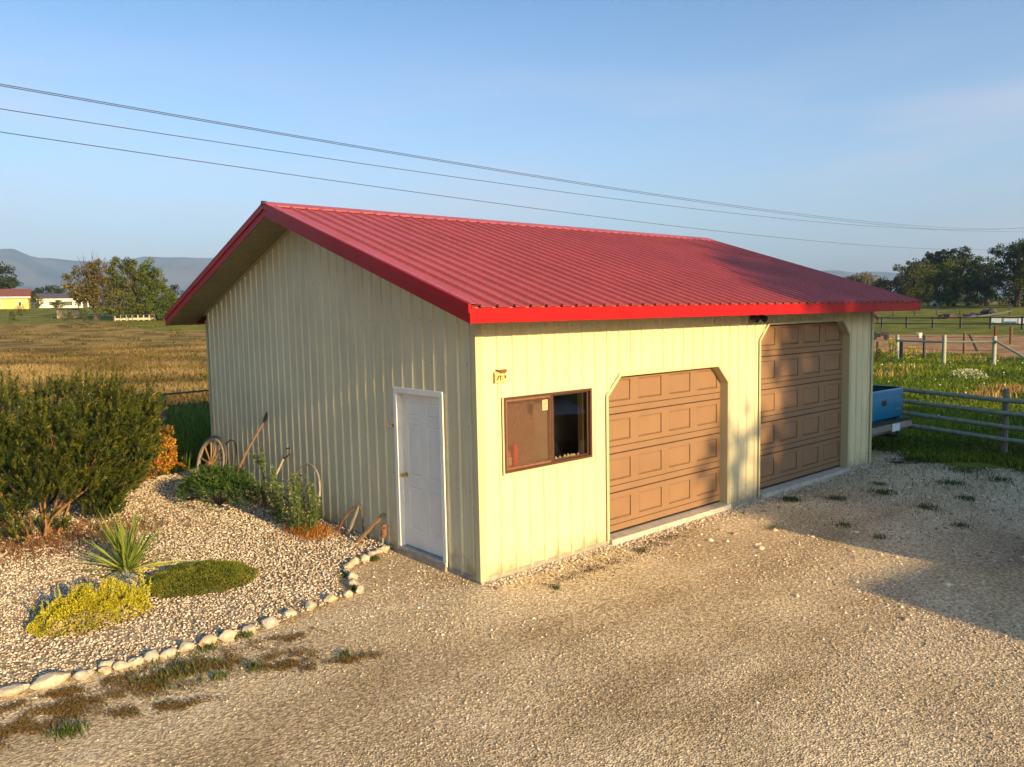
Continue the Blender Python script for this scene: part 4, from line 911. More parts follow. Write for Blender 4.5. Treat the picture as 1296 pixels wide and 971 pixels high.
G().prism([(6.34, .02), (6.52, .02), (6.54, .20), (6.43, .28), (6.32, .20)], 'x', -.46, -.448).build('blade', MT['rust'], t1)
t2 = tool('spade', 'short spade with a dark loop handle behind the leafy shrub', 'spade')
G().tube([(-.28, 5.20, .15), (-.12, 4.82, .80)], [.019, .016], 8).build('handle', mat('pale_worn_shaft', (.45, .38, .27), .8, .2, 10), t2, True)
g = G(); g.tube([(-.12, 4.82, .80), (-.10, 4.84, .87), (-.07, 4.80, .96), (-.055, 4.68, .98), (-.075, 4.66, .90), (-.12, 4.78, .81)], .013, 7); g.build('loop_grip', MT['iron'], t2, True)
G().prism([(5.10, .0), (5.32, .0), (5.30, .22), (5.20, .25), (5.12, .22)], 'x', -.31, -.298).build('blade', MT['rust'], t2)
t3 = tool('forked_tool', 'small rusty forked tool with a pale wooden leg leaning low on the gable wall', 'old tool')
G().tube([(-.06, 2.60, .43), (-.10, 2.72, .36), (-.17, 2.86, .20), (-.22, 2.95, .0)], [.016, .018, .015, .012], 7).build('iron_arm', MT['rust'], t3, True)
G().tube([(-.06, 2.60, .42), (-.13, 2.66, .2), (-.19, 2.70, .0)], [.020, .024, .018], 7).build('wooden_leg', MT['oldwood'], t3, True)
G().tube([(-.05, 2.59, .43), (-.06, 2.52, .30), (-.08, 2.46, .02)], [.012, .014, .010], 7).build('iron_leg', MT['iron'], t3, True)
t4 = tool('wooden_slat', 'short wooden slat with a dark end leaning between the border stones and the wall', 'slat')
G().tube([(-.27, 2.33, .0), (-.05, 2.03, .38)], [.026, .022], 4).build('slat', MT['handle'], t4)
G().tube([(-.055, 2.035, .37), (-.035, 2.00, .42)], [.026, .024], 6).build('iron_end', MT['iron'], t4)
t5 = tool('post_driver', 'small rusty cylinder on a grey spike standing at the foot of the wall', 'old tool')
G().tube([(-.10, 1.93, .13), (-.095, 1.92, .17), (-.085, 1.91, .29), (-.085, 1.91, .31)], [.028, .04, .042, .03], 12).build('cylinder', MT['rust'], t5, True)
G().cyl((-.11, 1.935, -.02), (-.10, 1.93, .14), .012, 8).build('spike', MT['galv'], t5)
G().cyl((-.12, 1.86, .27), (-.05, 1.86, .275), .012, 8).build('lug', MT['iron'], t5)
# dark flat thing in the gravel below the autumn shrub
g = G().bm(blob(0, None, (.13, .08, .03), 44)); o = g.build('dark_stone', mat('dark_rock', (.03, .028, .025), .9), None, True); o.location = (-.98, 6.55, .01); tag(o, 'small dark flat stone in the gravel left of the juniper', 'stone')

# dead moss and weeds on the yard ---------------------------------------------------------
MOSS = rndmat('dead_moss', [(.05, .03, .014), (.11, .065, .022), (.19, .11, .035), (.10, .11, .025)], .95)
WEED = rndmat('yard_weed', [(.03, .05, .012), (.07, .10, .02), (.14, .15, .035)], .8, transl=.15)
def patch(cx_, cy_, rx_, ry_, n, a=0):
    out_ = []
    while len(out_) < n:
        x, y = random.gauss(0, .5), random.gauss(0, .5)
        if x*x+y*y > 2.6 or random.random() > 1.2*noise.noise(Vector(((cx_+x*rx_)*5, (cy_+y*ry_)*5, 2)))+.42+.5*noise.noise(Vector(((cx_+x*rx_)*22, (cy_+y*ry_)*22, 2))): continue
        out_.append((cx_+x*rx_*math.cos(a)-y*ry_*math.sin(a), cy_+x*rx_*math.sin(a)+y*ry_*math.cos(a), -.028))
    return out_
Pm = []
random.seed(5)
for (cx_, cy_, rx_, ry_, n, a) in ((-3.25, .07, .60, .26, 4200, -.25), (-4.1, .05, .62, .20, 2600, -.1), (-4.5, -.02, .35, .22, 1400, 0), (-3.62, -.42, .38, .09, 900, -.45), (-2.5, -.32, .26, .16, 1000, -.4), (-2.0, -.72, .22, .09, 500, -.5), (-2.35, -.62, .12, .06, 200, 0), (-3.95, .35, .35, .08, 700, 0), (-4.3, .40, .3, .07, 500, 0), (-2.4, .15, .5, .12, 500, -.2)):
    Pm += patch(cx_, cy_, rx_, ry_, n, a)
blades('dead_moss', np.array(Pm), .014, .012, 2.2, MOSS, label='brown dead moss and leaves lying in patches along the garden edging', cat='moss')
Pw = []
for (cx_, cy_, r_, n) in ((-3.3, .1, .32, 420), (-4.2, -.35, .10, 240), (-3.05, -.25, .05, 60), (-2.75, -.28, .06, 80), (-2.05, -.6, .05, 60), (-1.15, .85, .06, 80), (-1.0, 1.35, .07, 90), (-.42, 1.62, .06, 120), (-2.9, .42, .08, 80), (-2.55, .43, .06, 70),
                           (5.95, -.42, .13, 330), (6.5, -.9, .12, 150), (7.4, -1.2, .18, 240), (8.0, -.9, .1, 90), (6.9, -2.1, .16, 160), (8.9, -1.7, .2, 220), (7.9, -2.3, .12, 120), (10.2, -1.5, .3, 420), (9.7, -2.2, .2, 220), (4.3, -1.1, .06, 40), (2.2, -.5, .05, 40), (.5, -.7, .05, 40), (10.6, -.6, .3, 500), (10.9, -2.4, .3, 400), (5.1, -1.7, .1, 70), (6.2, -2.8, .1, 80), (4.9, -2.3, .08, 60)):
    q = rng.normal(0, r_*.6, (n, 2)); Pw += [(cx_+a, cy_+b, -.03) for a, b in q]
q = scatter(1500, 4.5, 11.3, -3.3, 0, lambda x, y: yard_mask(x, y), lambda x, y: np.clip((x-4)/7, 0, 1)); Pw += [(a, b, -.03) for a, b in q]
blades('yard_weeds', np.array(Pw), .055, .008, 1.0, WEED, label='small green weeds coming up through the packed yard', cat='weeds')
Pd = []
for (cx_, cy_, rx_, ry_, n) in ((10.3, -.35, .55, .28, 900), (1.2, -.55, .9, .25, 500), (2.6, -.4, .8, .2, 400)): Pd += patch(cx_, cy_, rx_, ry_, n)
blades('dark_crumbs', np.array(Pd), .012, .016, 1.5, rndmat('dark_soil_crumbs', [(.03, .02, .013), (.09, .055, .03)], .95), label='dark soil crumbs lying on the yard in front of the truck', cat='soil')

# ------------------------------------------------------------------ grass
def az_ok(x, y, a0, a1):
    a = np.degrees(np.arctan2(x-cx0, y-cy0)); return (a > a0) & (a < a1)
GRN = rndmat('lawn_grass', [(.04, .08, .006), (.08, .145, .009), (.14, .20, .014), (.22, .26, .025)], .8, transl=.3)
q = scatter(70000, 10.4, 62, -6, 26, lambda x, y: az_ok(x, y, 54, 80) & (x > 10.7+.3*np.sin(y*3)+.5*(rng.uniform(0,1,len(x)))) & (x < 46+1.5*np.sin(y*.7)+.8*np.sin(y*2.1)), lambda x, y: np.clip(16/np.hypot(x-cx0, y-cy0), .1, 1)**1.3)
dd = np.hypot(q[:, 0]-cx0, q[:, 1]-cy0); pn = np.array([noise.noise(Vector((a*.35, b*.35, 0))) for a, b in q])
blades('lawn', np.column_stack([q, np.full(len(q), -.04)]), .045+.07*np.clip(pn+.3, 0, 1)+dd*.0018, .012*1.0+dd.mean()*.0006, .9, GRN, rnd=np.clip(.45+pn*.6+rng.normal(0, .18, len(q)), 0, 1), label='mown green pasture grass beyond the pole fence', cat='grass')
q = scatter(9000, 10.7, 13.5, -5, 1.4, lambda x, y: x > 10.9+.3*np.sin(y*3))
blades('verge_grass', np.column_stack([q, np.full(len(q), -.04)]), .06, .014, 1.2, rndmat('verge_blades', [(.05, .055, .015), (.09, .10, .018), (.14, .13, .03)], .85, transl=.2), label='short worn grass along the foot of the pipe fence', cat='grass')
OG2 = rndmat('dry_tufts', [(.28, .15, .04), (.46, .30, .09), (.58, .44, .16)], .85, transl=.3)
Pt = []
for (cx_, cy_, r_, n) in ((24.9, 2.1, .8, 380), (22.5, 2.2, .6, 120), (29, 8, 1.0, 90), (33, 9.5, 1.5, 80), (41, 9, 2, 100), (48, 15, 1.8, 200)):
    q = rng.normal(0, r_*.6, (n, 2)); Pt += [(cx_+a, cy_+b, -.04) for a, b in q]
blades('dry_grass_tufts', np.array(Pt), .32, .03, .8, OG2, label='dry straw coloured grass tufts standing in the green pasture', cat='grass')
def weedclump(x, y, r_, h, n, m, label, cat, lw=.05):
    th = rng.uniform(0, 6.28, n); u = rng.uniform(0, 1, n)**.5; z = rng.uniform(0, 1, n)
    Pz = np.stack([np.cos(th)*u*r_*(1.1-.5*z), np.sin(th)*u*r_*(1.1-.5*z), z*h], 1); V, F = leafcloud(Pz, np.stack([Pz[:, 0], Pz[:, 1], np.full(n, .8*r_+.2)], 1), lw*2, lw, .5)
    root = empty('tall_weed', (x, y, T(x, y)), 0, label, cat, None); npmesh('foliage', V, F, m, root, rng.uniform(0, 1, n))['kind'] = 'stuff'
    g = G()
    for k in range(6): a = k*1.05; g.cyl((0, 0, 0), (math.cos(a)*r_*.5, math.sin(a)*r_*.5, h*.9), .012, 4)
    g.build('stem', MT['postb'], root); return root
YW = rndmat('yellow_green_weed', [(.20, .24, .02), (.40, .42, .04), (.62, .58, .07)], .7, transl=.3)
for (x, y, r_, h, n, lb) in ((36.3, 12.75, .4, 1.0, 260, 'leftmost yellow-green weed clump, beside the garage corner'), (37.4, 12.2, .25, .85, 160, 'low yellow-green weed clump just right of the short brown post'), (38.0, 11.75, .30, 1.3, 260, 'tallest yellow-green weed clump, left of the first pale post'), (39.3, 11.2, .45, .8, 220, 'yellow-green weed clump right of the first pale post'), (36.9, 12.5, .2, .7, 90, 'small yellow-green weed at the foot of the short brown post')):
    weedclump(x, y, r_, h, n, YW if n > 200 else GRN, lb, 'weed')
WF = rndmat('white_flower_weed', [(.20, .26, .06), (.55, .55, .30), (.75, .74, .55)], .7, transl=.2)
weedclump(29.8, 5.1, .75, .38, 420, WF, 'low weed with pale white flowers in the middle of the green pasture', 'weed', .045)
q = scatter(170, 14, 40, -2, 14, lambda x, y: az_ok(x, y, 56, 76)); V, F = leafcloud(np.column_stack([q, rng.uniform(.08, .16, len(q))]), np.tile([0, 0, 1.], (len(q), 1)), .06, .05, 1); tag(npmesh('clover_flowers', V, F, mat('white_clover', (.75, .76, .7), .8)), 'tiny white clover heads dotted through the green pasture', 'clover', kind='stuff')
RANK = rndmat('rank_grass', [(.03, .07, .010), (.06, .13, .014), (.12, .19, .02), (.26, .26, .05)], .8, transl=.3)
q = scatter(17000, -4.5, 4.5, 9.4, 18.5, lambda x, y: az_ok(x, y, 4, 30))
blades('rank_grass', np.column_stack([q, np.full(len(q), -.03)]), .62*np.clip(1.25-(q[:, 1]-9.4)*.06, .5, 1.3), .017, .7, RANK, label='tall rank green grass behind the garage and around the grey post', cat='grass')
DRY = rndmat('dry_field_grass', [(.07, .06, .018), (.15, .105, .034), (.24, .17, .058), (.36, .27, .11)], .9, transl=.3)
q = scatter(52000, -12, 30, 16.5, 75, lambda x, y: az_ok(x, y, -2, 25), lambda x, y: np.clip(28/y, .12, 1)**1.2)
pn = np.array([noise.noise(Vector((a*.16, b*.16, 3))) for a, b in q]); zz = terr(q[:, 0], q[:, 1])
blades('dry_field', np.column_stack([q, zz]), (.14+.22*np.clip(pn+.25, 0, 1)), .03+.0007*q[:, 1].mean(), .9, DRY, rnd=np.clip(.45+pn*.9+rng.normal(0, .15, len(q)), 0, 1), label='dry golden grass of the field behind the garage', cat='grass')
Ps = []; random.seed(9)
SH = rndmat('low_field_weeds', [(.035, .035, .012), (.08, .075, .02), (.16, .11, .035)], .9)
for k in range(170):
    y = 28+88*random.random()**1.1; a = R(random.uniform(3, 24)); x = cx0+(y-cy0)*math.tan(a); s_ = random.uniform(.25, 1.0)*(.5+y/90)
    for j in range(26): Ps.append((x+random.gauss(0, s_*.55), y+random.gauss(0, s_*.4), T(x, y)))
blades('field_weeds', np.array(Ps), .22, .13, .9, SH, label='dark low weeds scattered over the dry field', cat='weeds')

# ------------------------------------------------------------------ fences
pf = empty('pole_fence', (12.15, -1.5, 0), 0, 'grey four-rail pipe fence starting at the blue truck', 'fence')
for k, (z0, z1) in enumerate(((1.07, 1.17), (.81, .92), (.53, .66), (.27, .40))):
    G().tube([(.55, -6.5, z0-.13), (.25, 0, z0), (.20, 2.0, z1), (.2, 9.0, z1+.1)], .045, 10).build('rail', MT['galv'], pf, True)
for y in (.08, -3.4, -6.4, 3.5, 7): G().tube([(.36 if y < 2 else .32, y, -.1), (.36 if y < 2 else .32, y, 1.26), (.36 if y < 2 else .32, y, 1.30)], [.06, .058, .045], 12).build('post', MT['oldwood'], pf, True)
def post(x, y, h, r_, m, label, lean=(0, 0), group='posts of the pasture fence beyond the lawn'):
    o = G().tube([(0, 0, -.1), (lean[0]*.5, lean[1]*.5, h*.5), (lean[0], lean[1], h), (lean[0], lean[1], h+.01)], [r_, r_*.97, r_*.92, r_*.6], 9).build('fence_post', MT[m], None, True); o.location = (x, y, T(x, y)); return tag(o, label, 'post', group)
post(37.6, 12.3, 1.15, .10, 'postb', 'short brown post nearest the garage corner')
post(40.8, 12.4, 1.12, .10, 'darkpost', 'short dark post just right of the first pale post')
post(40.7, 11.1, 1.40, .09, 'darkpost', 'dark brown post between the first two pale posts')
post(47.8, 11.5, 1.32, .085, 'postb', 'thin tan post behind the middle of the pale rail')
post(50.9, 11.7, 1.10, .10, 'darkpost', 'grey post leaning to the left behind the pale rail', (-.1, .52))
post(59, 13.3, 1.45, .09, 'postr', 'rust red post behind the right-hand pale post')
post(61.8, 13.1, 1.35, .10, 'postb', 'tan post at the far right between two rust red posts')
post(63.4, 12.5, 1.45, .10, 'postr', 'rust red post at the right edge of the view')
hf = empty('brace_fence', (37.5, 8.9, T(37.5, 8.9)), 0, 'pale post and rail brace assembly with one long top rail in the green pasture', 'fence')
for dx, dy, h in ((1.8, 3.1, 1.45), (0, 0, 1.52), (.6, -2.1, 1.46)): G().tube([(dx, dy, -.1), (dx, dy, h), (dx, dy, h+.02)], [.105, .095, .07], 10).build('post', MT['postg'], hf, True)
G().tube([(1.75, 3.05, 1.14), (0, .02, 1.17), (.55, -2.1, 1.18)], .055, 8).build('rail', MT['postg'], hf, True)
G().tube([(.6, -2.1, 1.26), (-.8, -4.6, .05)], .06, 8).build('brace', MT['postg'], hf, True)
for z in (.35, .75, 1.40): G().tube([(1.8, 3.1, z), (0, 0, z+.02), (.6, -2.1, z), (12, -4.0, z)], .012, 4).build('wire', MT['wire'], hf)
# grey post and wire behind the garage
bf = empty('wire_fence', (.62, 13.4, 0), 0, 'dark grey wooden post with a top rail behind the mugo pine and garage', 'fence')
for dx in (0, -3.1, -6.2): G().tube([(dx, 0, -.1), (dx+.02, 0, 1.22), (dx+.02, 0, 1.24)], [.095, .088, .07], 9).build('post', MT['darkpost'], bf, True)
G().tube([(-6.3, .02, 1.20), (.03, .0, 1.22)], [.05, .045], 8).build('rail', MT['darkpost'], bf, True)
G().tube([(0, 0, 1.19), (2.5, .1, 1.22), (5, 0, 1.28), (9, 0, 1.26)], .024, 6).build('thin_rail', MT['darkpost'], bf, True)
# paddock rail fence far right
rf = empty('paddock_fence', (0, 0, 0), 0, 'long dark rail fence behind the dirt paddock', 'fence')
A_, B_ = Vector((90.5, 8)), Vector((98.5, 48)); nP = 13
for k in range(nP):
    p = A_.lerp(B_, k/(nP-1)); G().box(p.x-.09, p.x+.09, p.y-.09, p.y+.09, T(p.x, p.y)-.1, T(p.x, p.y)+1.42).build('post', MT['darkpost'], rf)
for z in (.55, 1.28):
    for k in range(nP-1):
        p = A_.lerp(B_, k/(nP-1)); q_ = A_.lerp(B_, (k+1)/(nP-1)); G().tube([(p.x, p.y, T(p.x, p.y)+z), (q_.x, q_.y, T(q_.x, q_.y)+z)], .065, 5).build('rail', MT['darkpost'], rf)
tf = empty('field_fence', (0, 0, 0), 0, 'thin wire fence on posts along the far edge of the green pasture', 'fence')
A_, B_ = Vector((134, 24)), Vector((134.5, 60)); nP = 11; pts = []
for k in range(nP):
    p = A_.lerp(B_, k/(nP-1)); G().cyl((p.x, p.y, T(p.x, p.y)-.1), (p.x, p.y, T(p.x, p.y)+1.3), .08, 6).build('post', MT['darkpost'], tf); pts.append((p.x, p.y, T(p.x, p.y)+1.2))
G().tube(pts, .035, 4).build('wire', MT['wire'], tf)
# field fence on the left, low white boards and garden wire
lf = empty('field_fence', (0, 0, 0), 0, 'faint post and wire fence between the dry field and the houses', 'fence'); pts = []
for k in range(11):
    x, y = 6+k*2.6, 112+k*.25; G().cyl((x, y, T(x, y)-.1), (x, y, T(x, y)+1.3), .045, 5).build('post', MT['darkpost'], lf); pts.append((x, y, T(x, y)+1.3))
G().tube(pts, .03, 4).build('wire', MT['wire'], lf)
wf = empty('low_white_fence', (0, 0, 0), 0, 'low pale board fence in front of the leafy trees on the left', 'fence')
for k in range(8):
    x, y = 26.4+k*.8, 121.8-k*.05; G().box(x-.07, x+.07, y-.07, y+.07, T(x, y), T(x, y)+.85).build('post', MT['stone'], wf)
    if k < 7: G().box(x, x+.8, y-.03, y+.03, T(x, y)+.12, T(x, y)+.42).build('board', MT['stone'], wf)

# ------------------------------------------------------------------ pickup
def pickup(loc, rz, paint, label, full=True):
    t = empty('pickup_truck', loc, rz, label, 'pickup truck'); P_ = MT[paint]; hw = .97
    # origin: ground under the tailgate; heads +Y
    g = G()
    arch = lambda cy: [(cy+math.cos(a)*.46, .40+math.sin(a)*.46) for a in [math.pi*(1-i/8) for i in range(9)]]
    prof = [(.02, .62), (.62, .48)]+[(y, z) for y, z in arch(1.15) if z >= .44]+[(1.7, .42), (3.9, .42)]+[(y, z) for y, z in arch(4.55) if z >= .42]+[(5.35, .45), (5.45, .70), (5.38, 1.02), (4.2, 1.16), (3.75, 1.30), (2.15, 1.32), (.02, 1.32)]
    for s_ in (-1, 1):
        a, b = sorted((s_*hw, s_*(hw-.07))); g.prism(prof, 'x', a, b)
    g.box(-hw+.07, hw-.07, 1.95, 2.02, .62, 1.30); g.box(-hw+.07, hw-.07, 5.28, 5.42, .55, 1.0); g.prism([(3.75, 1.29), (4.2, 1.155), (5.38, 1.01), (5.38, .95), (3.75, 1.2)], 'x', -hw+.07, hw-.07)
    g.build('body', P_, t)
    g = G(); g.box(-hw+.03, hw-.03, .05, 2.0, .60, .66); 
    for s_ in (-1, 1): g.box(min(s_*(hw-.071), s_*(hw-.14)), max(s_*(hw-.071), s_*(hw-.14)), .05, 1.95, .66, 1.27)
    g.box(-hw+.07, hw-.07, 2.1, 5.3, .45, .6); g.build('bed_liner', MT['bedliner'], t)
    g = G()
    for s_ in (-1, 1): g.box(min(s_*(hw+.004), s_*(hw-.12)), max(s_*(hw+.004), s_*(hw-.12)), .03, 2.0, 1.318, 1.345, b=.008)
    g.build('bed_rail_cap', MT['black'], t)
    tg = G().box(-hw+.09, hw-.09, -.05, .04, .74, 1.335, b=.035).box(-hw+.16, hw-.16, -.056, -.04, .80, 1.19, b=.014); tg = tg.build('tailgate', P_, t, True)
    G().box(-.10, .10, -.066, -.03, 1.02, 1.13, b=.01).build('handle', MT['black'], tg)
    G().box(.50, .76, -.062, -.054, .90, .925).build('badge', MT['chrome'], tg)
    for s_ in (-1, 1):
        G().box(min(s_*(hw-.085), s_*hw), max(s_*(hw-.085), s_*hw), -.012, .05, .80, 1.26, b=.01).build('tail_light', MT['tail'], t)
    bp_ = G().prism([(-.17, .48), (-.21, .54), (-.20, .66), (-.04, .69), (-.02, .46)], 'x', -hw+.03, hw-.03).build('bumper', MT['bumper'], t)
    G().box(-hw+.0, hw-.0, -.205, -.05, .672, .70, b=.01).box(-hw-.005, -hw+.07, -.20, .02, .46, .675, b=.02).box(hw-.07, hw+.005, -.20, .02, .46, .675, b=.02).build('step_pad', MT['rubber'], t)
    G().box(.02, .36, -.226, -.212, .50, .655).build('number_plate', MT['plate'], t)
    g = G().box(-.04, .04, -.36, -.1, .42, .47); g.cyl((0, -.34, .46), (0, -.34, .54), .025, 10); g.build('hitch', MT['black'], t)
    g = G().box(-.55, .55, .1, 4.9, .38, .50); g.cyl((-hw+.2, .95+.2, .40), (hw-.2, 1.15, .40), .05, 8); g.tube([(.45, -.12, .36), (.45, 1.6, .34)], .035, 8); g.build('chassis', MT['rubber'], t)
    # cab
    g = G(); prof = [(1.98, 1.28), (2.06, 1.80), (2.25, 1.88), (3.25, 1.88), (3.45, 1.84), (4.0, 1.28)]
    def cabx(z): return hw-.03-.16*max(0, (z-1.28))/.6
    vs = [(-cabx(z), y, z) for y, z in prof]+[(cabx(z), y, z) for y, z in prof]; n = len(prof)
    g.add(vs, [tuple(range(n)), tuple(range(2*n-1, n-1, -1))]+[(i, (i+1) % n, n+(i+1) % n, n+i) for i in range(n)]); g.build('cab', P_, t)
    for s_ in (-1, 1):
        q4 = [(2.25, 1.36), (2.30, 1.76), (3.28, 1.78), (3.70, 1.36)]; g = G(); g.add([(s_*(cabx(z)+.004), y, z) for y, z in q4]+[(s_*(cabx(z)-.01), y, z) for y, z in q4], [(0, 1, 2, 3), (7, 6, 5, 4), (0, 4, 5, 1), (1, 5, 6, 2), (2, 6, 7, 3), (3, 7, 4, 0)]); g.build('side_window', MT['glassd'], t)
        g = G().box(min(s_*(hw-.02), s_*(hw+.20)), max(s_*(hw-.02), s_*(hw+.20)), 3.55, 3.65, 1.30, 1.48, b=.02); g.build('mirror', MT['black'], t)
    g = G(); g.add([(-.70, 1.985, 1.38), (.70, 1.985, 1.38), (.64, 2.03, 1.76), (-.64, 2.03, 1.76), (-.70, 2.0, 1.38), (.70, 2.0, 1.38), (.64, 2.045, 1.76), (-.64, 2.045, 1.76)], [(0, 1, 2, 3), (7, 6, 5, 4), (0, 4, 5, 1), (2, 6, 7, 3)]); g.build('rear_window', MT['glassd'], t)
    g = G(); g.add([(-.78, 3.97, 1.33), (.78, 3.97, 1.33), (.66, 3.50, 1.80), (-.66, 3.50, 1.80), (-.78, 3.95, 1.33), (.78, 3.95, 1.33), (.66, 3.47, 1.80), (-.66, 3.47, 1.80)], [(0, 1, 2, 3), (7, 6, 5, 4), (0, 4, 5, 1), (2, 6, 7, 3)]); g.build('windscreen', MT['glassd'], t)
    for yw in (1.15, 4.55):
        for s_ in (-1, 1):
            w_ = bpy.data.objects.new('wheel', None); link(w_, t); w_.location = (s_*.84, yw, .38); w_.empty_display_size = .1
            G().tube([(-.12, 0, 0), (-.115, 0, 0), (.115, 0, 0), (.12, 0, 0)], [.30, .375, .375, .30], 28).build('tyre', MT['rubber'], w_, True)
            g = G(); g.torus((s_*.115, 0, 0), .205, .022, 'x', 24, 6)
            for k in range(8): a = k*math.pi/4; g.tube([(s_*.11, math.cos(a)*.05, math.sin(a)*.05), (s_*.12, math.cos(a)*.2, math.sin(a)*.2)], .022, 5)
            g.cyl((s_*.06, 0, 0), (s_*.13, 0, 0), .05, 12); g.build('rim', MT['chrome'], w_, True)
    return t
pickup((10.76, .30, -.04), R(-1.5), 'bluep', 'blue pickup truck parked beside the far end of the garage, tailgate towards the yard')
pickup((7.4, -9.4, -.04), R(24), 'darkp', 'dark pickup truck parked across the yard, seen only mirrored in the window')

# ------------------------------------------------------------------ things far off
def house(name, x0, y0, ang, ln, dp, wh_, rh, wallm, roofm, wins, label, zb=None, porch=None, door=None):
    z = T(x0, y0)-.1 if zb is None else zb
    h = empty(name, (x0, y0, z), ang, label, 'house')
    G().box(0, ln, 0, dp, 0, wh_).prism([(0.02, wh_-.05), (dp-.02, wh_-.05), (dp/2, wh_+rh-.15)], 'x', .02, ln-.02).build('wall', MT[wallm], h)
    g = G()
    for s_ in (0, 1):
        f = (lambda v: v) if s_ == 0 else (lambda v: dp-v)
        g.prism([(f(-.5), wh_-.2), (f(dp/2), wh_+rh), (f(dp/2), wh_+rh+.18), (f(-.5), wh_-.02)], 'x', -.5, ln+.5)
    rf_ = g.build('roof', MT[roofm], h)
    G().box(ln*.62, ln*.62+.6, dp/2-.3, dp/2+.3, wh_+rh-.2, wh_+rh+.7).build('chimney', MT['whouse'], rf_)
    G().box(-.5, ln+.5, -.54, -.5, wh_-.26, wh_-.02).build('eave_board', MT['white'], h)
    for (a, b, c_, d_) in wins:
        w_ = rect_ring(G(), a-.1, b+.1, c_-.1, d_+.1, .12, -.06, .0).build('window', MT['white'], h); G().box(a, b, -.03, -.005, c_, d_).build('pane', MT['hwin'], w_)
    if porch:
        a, b = porch; g = G(); md = (a+b)/2
        g.prism([(a-.2, wh_-.25), (b+.2, wh_-.25), (md, wh_+.95)], 'y', -1.8, -1.6); g.prism([(a-.4, wh_-.3), (md, wh_+1.1), (md, wh_+1.25), (a-.4, wh_-.15)], 'y', -1.9, 1.5); g.prism([(b+.4, wh_-.3), (md, wh_+1.1), (md, wh_+1.25), (b+.4, wh_-.15)], 'y', -1.9, 1.5); g.build('porch_gable', MT['white'], h)
        for x in (a, b): G().box(x-.12, x+.12, -1.8, -1.56, 0, wh_-.2).build('porch_post', MT['white'], h)
        G().box(md-.5, md+.5, -.05, -.01, 0, 2.1).build('front_door', MT['hwin'], h)
    if door:
        a, b = door; G().box(a, b, -.05, -.01, 0, 2.1).build('door', MT['broof'], h)
    return h
house('yellow_house', 8.5, 196.5, R(-12), 18.5, 9, 2.9, 1.7, 'yhouse', 'broof', [(3, 4.2, 1, 2.1), (6, 7.2, 1, 2.1), (11.3, 11.9, .9, 2.1), (12.8, 13.4, .9, 2.1), (16.6, 17.2, .9, 1.8)], 'yellow single storey house with a brown roof at the left edge', zb=6.0, door=(9.3, 10.3))
house('white_house', 31.0, 206.5, R(-12), 11.6, 8, 2.5, 1.2, 'whouse', 'groof', [(2.0, 2.9, .9, 1.9), (3.4, 4.3, .9, 1.9), (5.0, 6.9, .8, 1.9)], 'low white house with a grey roof and a gabled porch behind the trees', zb=6.3, porch=(8.4, 10.8))
sh = empty('tan_shed', (21.4, 136.2, T(23, 136)), R(-10), 'low tan flat roofed box in front of the white house', 'shed')
G().box(0, 3.3, 0, 2.0, 0, 1.32).build('wall', MT['tan'], sh); G().box(-.08, 3.38, -.08, 2.08, 1.32, 1.42).build('roof', MT['broof'], sh)
for k in range(8): G().box(.2+k*.4, .23+k*.4, -.02, -.004, .05, 1.28).build('rib', MT['tan'], sh)
tl = empty('teal_cabin', (30.0, 132.0, T(30, 132)), R(-12), 'teal upright cabin standing between the leafy trees on the left', 'cabin')
G().box(0, 1.15, 0, 1.1, 0, 1.95, b=.04).build('body', MT['teal'], tl); G().prism([(0, 1.95), (1.15, 1.95), (.95, 2.12), (.2, 2.12)], 'y', 0, 1.1).build('roof', MT['white'], tl); G().box(.2, .95, -.03, -.004, .1, 1.8).build('door', mat('dark_teal', (.005, .18, .20), .5), tl)

def box_trough(x, y, label, sx_=1.2, h=.75):
    t = empty('metal_trough', (x, y, T(x, y)), R(-68), label, 'trough', 'pale metal boxes behind the paddock fence'); g = G()
    g.box(0, sx_, 0, .05, 0, h); g.box(0, sx_, .9, .95, 0, h); g.box(0, .05, .05, .9, 0, h); g.box(sx_-.05, sx_, .05, .9, 0, h); g.box(.05, sx_-.05, .05, .9, .0, .08); g.build('tank', MT['palew'], t)
    rect_ring(G(), -.03, sx_+.03, h-.09, h+.02, .045, -.05, -.004).build('rim', MT['galv'], t)
box_trough(110.2, 29.8, 'leftmost pale metal box behind the paddock fence'); box_trough(108.9, 27.9, 'middle pale metal box behind the paddock fence', 1.5); box_trough(107.8, 25.9, 'rightmost pale metal box behind the paddock fence', 1.9, .8)
bpile = G().bm(blob(0, None, (1.6, 1.5, .75), 61, 3, .4, 2)).build('brush_pile', MT['hay'], None); bpile.location = (123.5, 40.0, T(123.5, 40)); tag(bpile, 'dark brown brush and manure pile left of the timbers in the pasture', 'brush pile')
wk = empty('scrap_heap', (124.5, 35.5, T(124.5, 35.5)), R(-68), 'dark heap of sheet metal and tarp beside the brush pile', 'scrap heap')
for k in range(9):
    random.seed(70+k); bm = blob(0, None, (random.uniform(.5, 1.0), .5, random.uniform(.25, .5)), 80+k, 2, .5, 2); o = G().bm(bm).build('bundle', MT[random.choice(['iron', 'darkpost', 'galv', 'black'])], wk); o.location = (random.uniform(-2.4, 1.6), random.uniform(-.6, .6), random.uniform(.2, .95) if k > 3 else .2)
for k in range(5): G().tube([(-2.2+k*.5, -1.2, .1+.05*k), (2.6+k*.25, -1.0, .55+.10*k)], .07, 6).build('pole', MT['oldwood' if k % 2 else 'galv'], wk)
G().tube([(-1.0, -1.3, .0), (3.0, -1.3, .8)], .06, 6).build('pole', MT['oldwood'], wk)
bk = empty('bucket', (72.2, 23.8, T(72, 23)), 0, 'white plastic bucket standing in the dirt paddock', 'bucket')
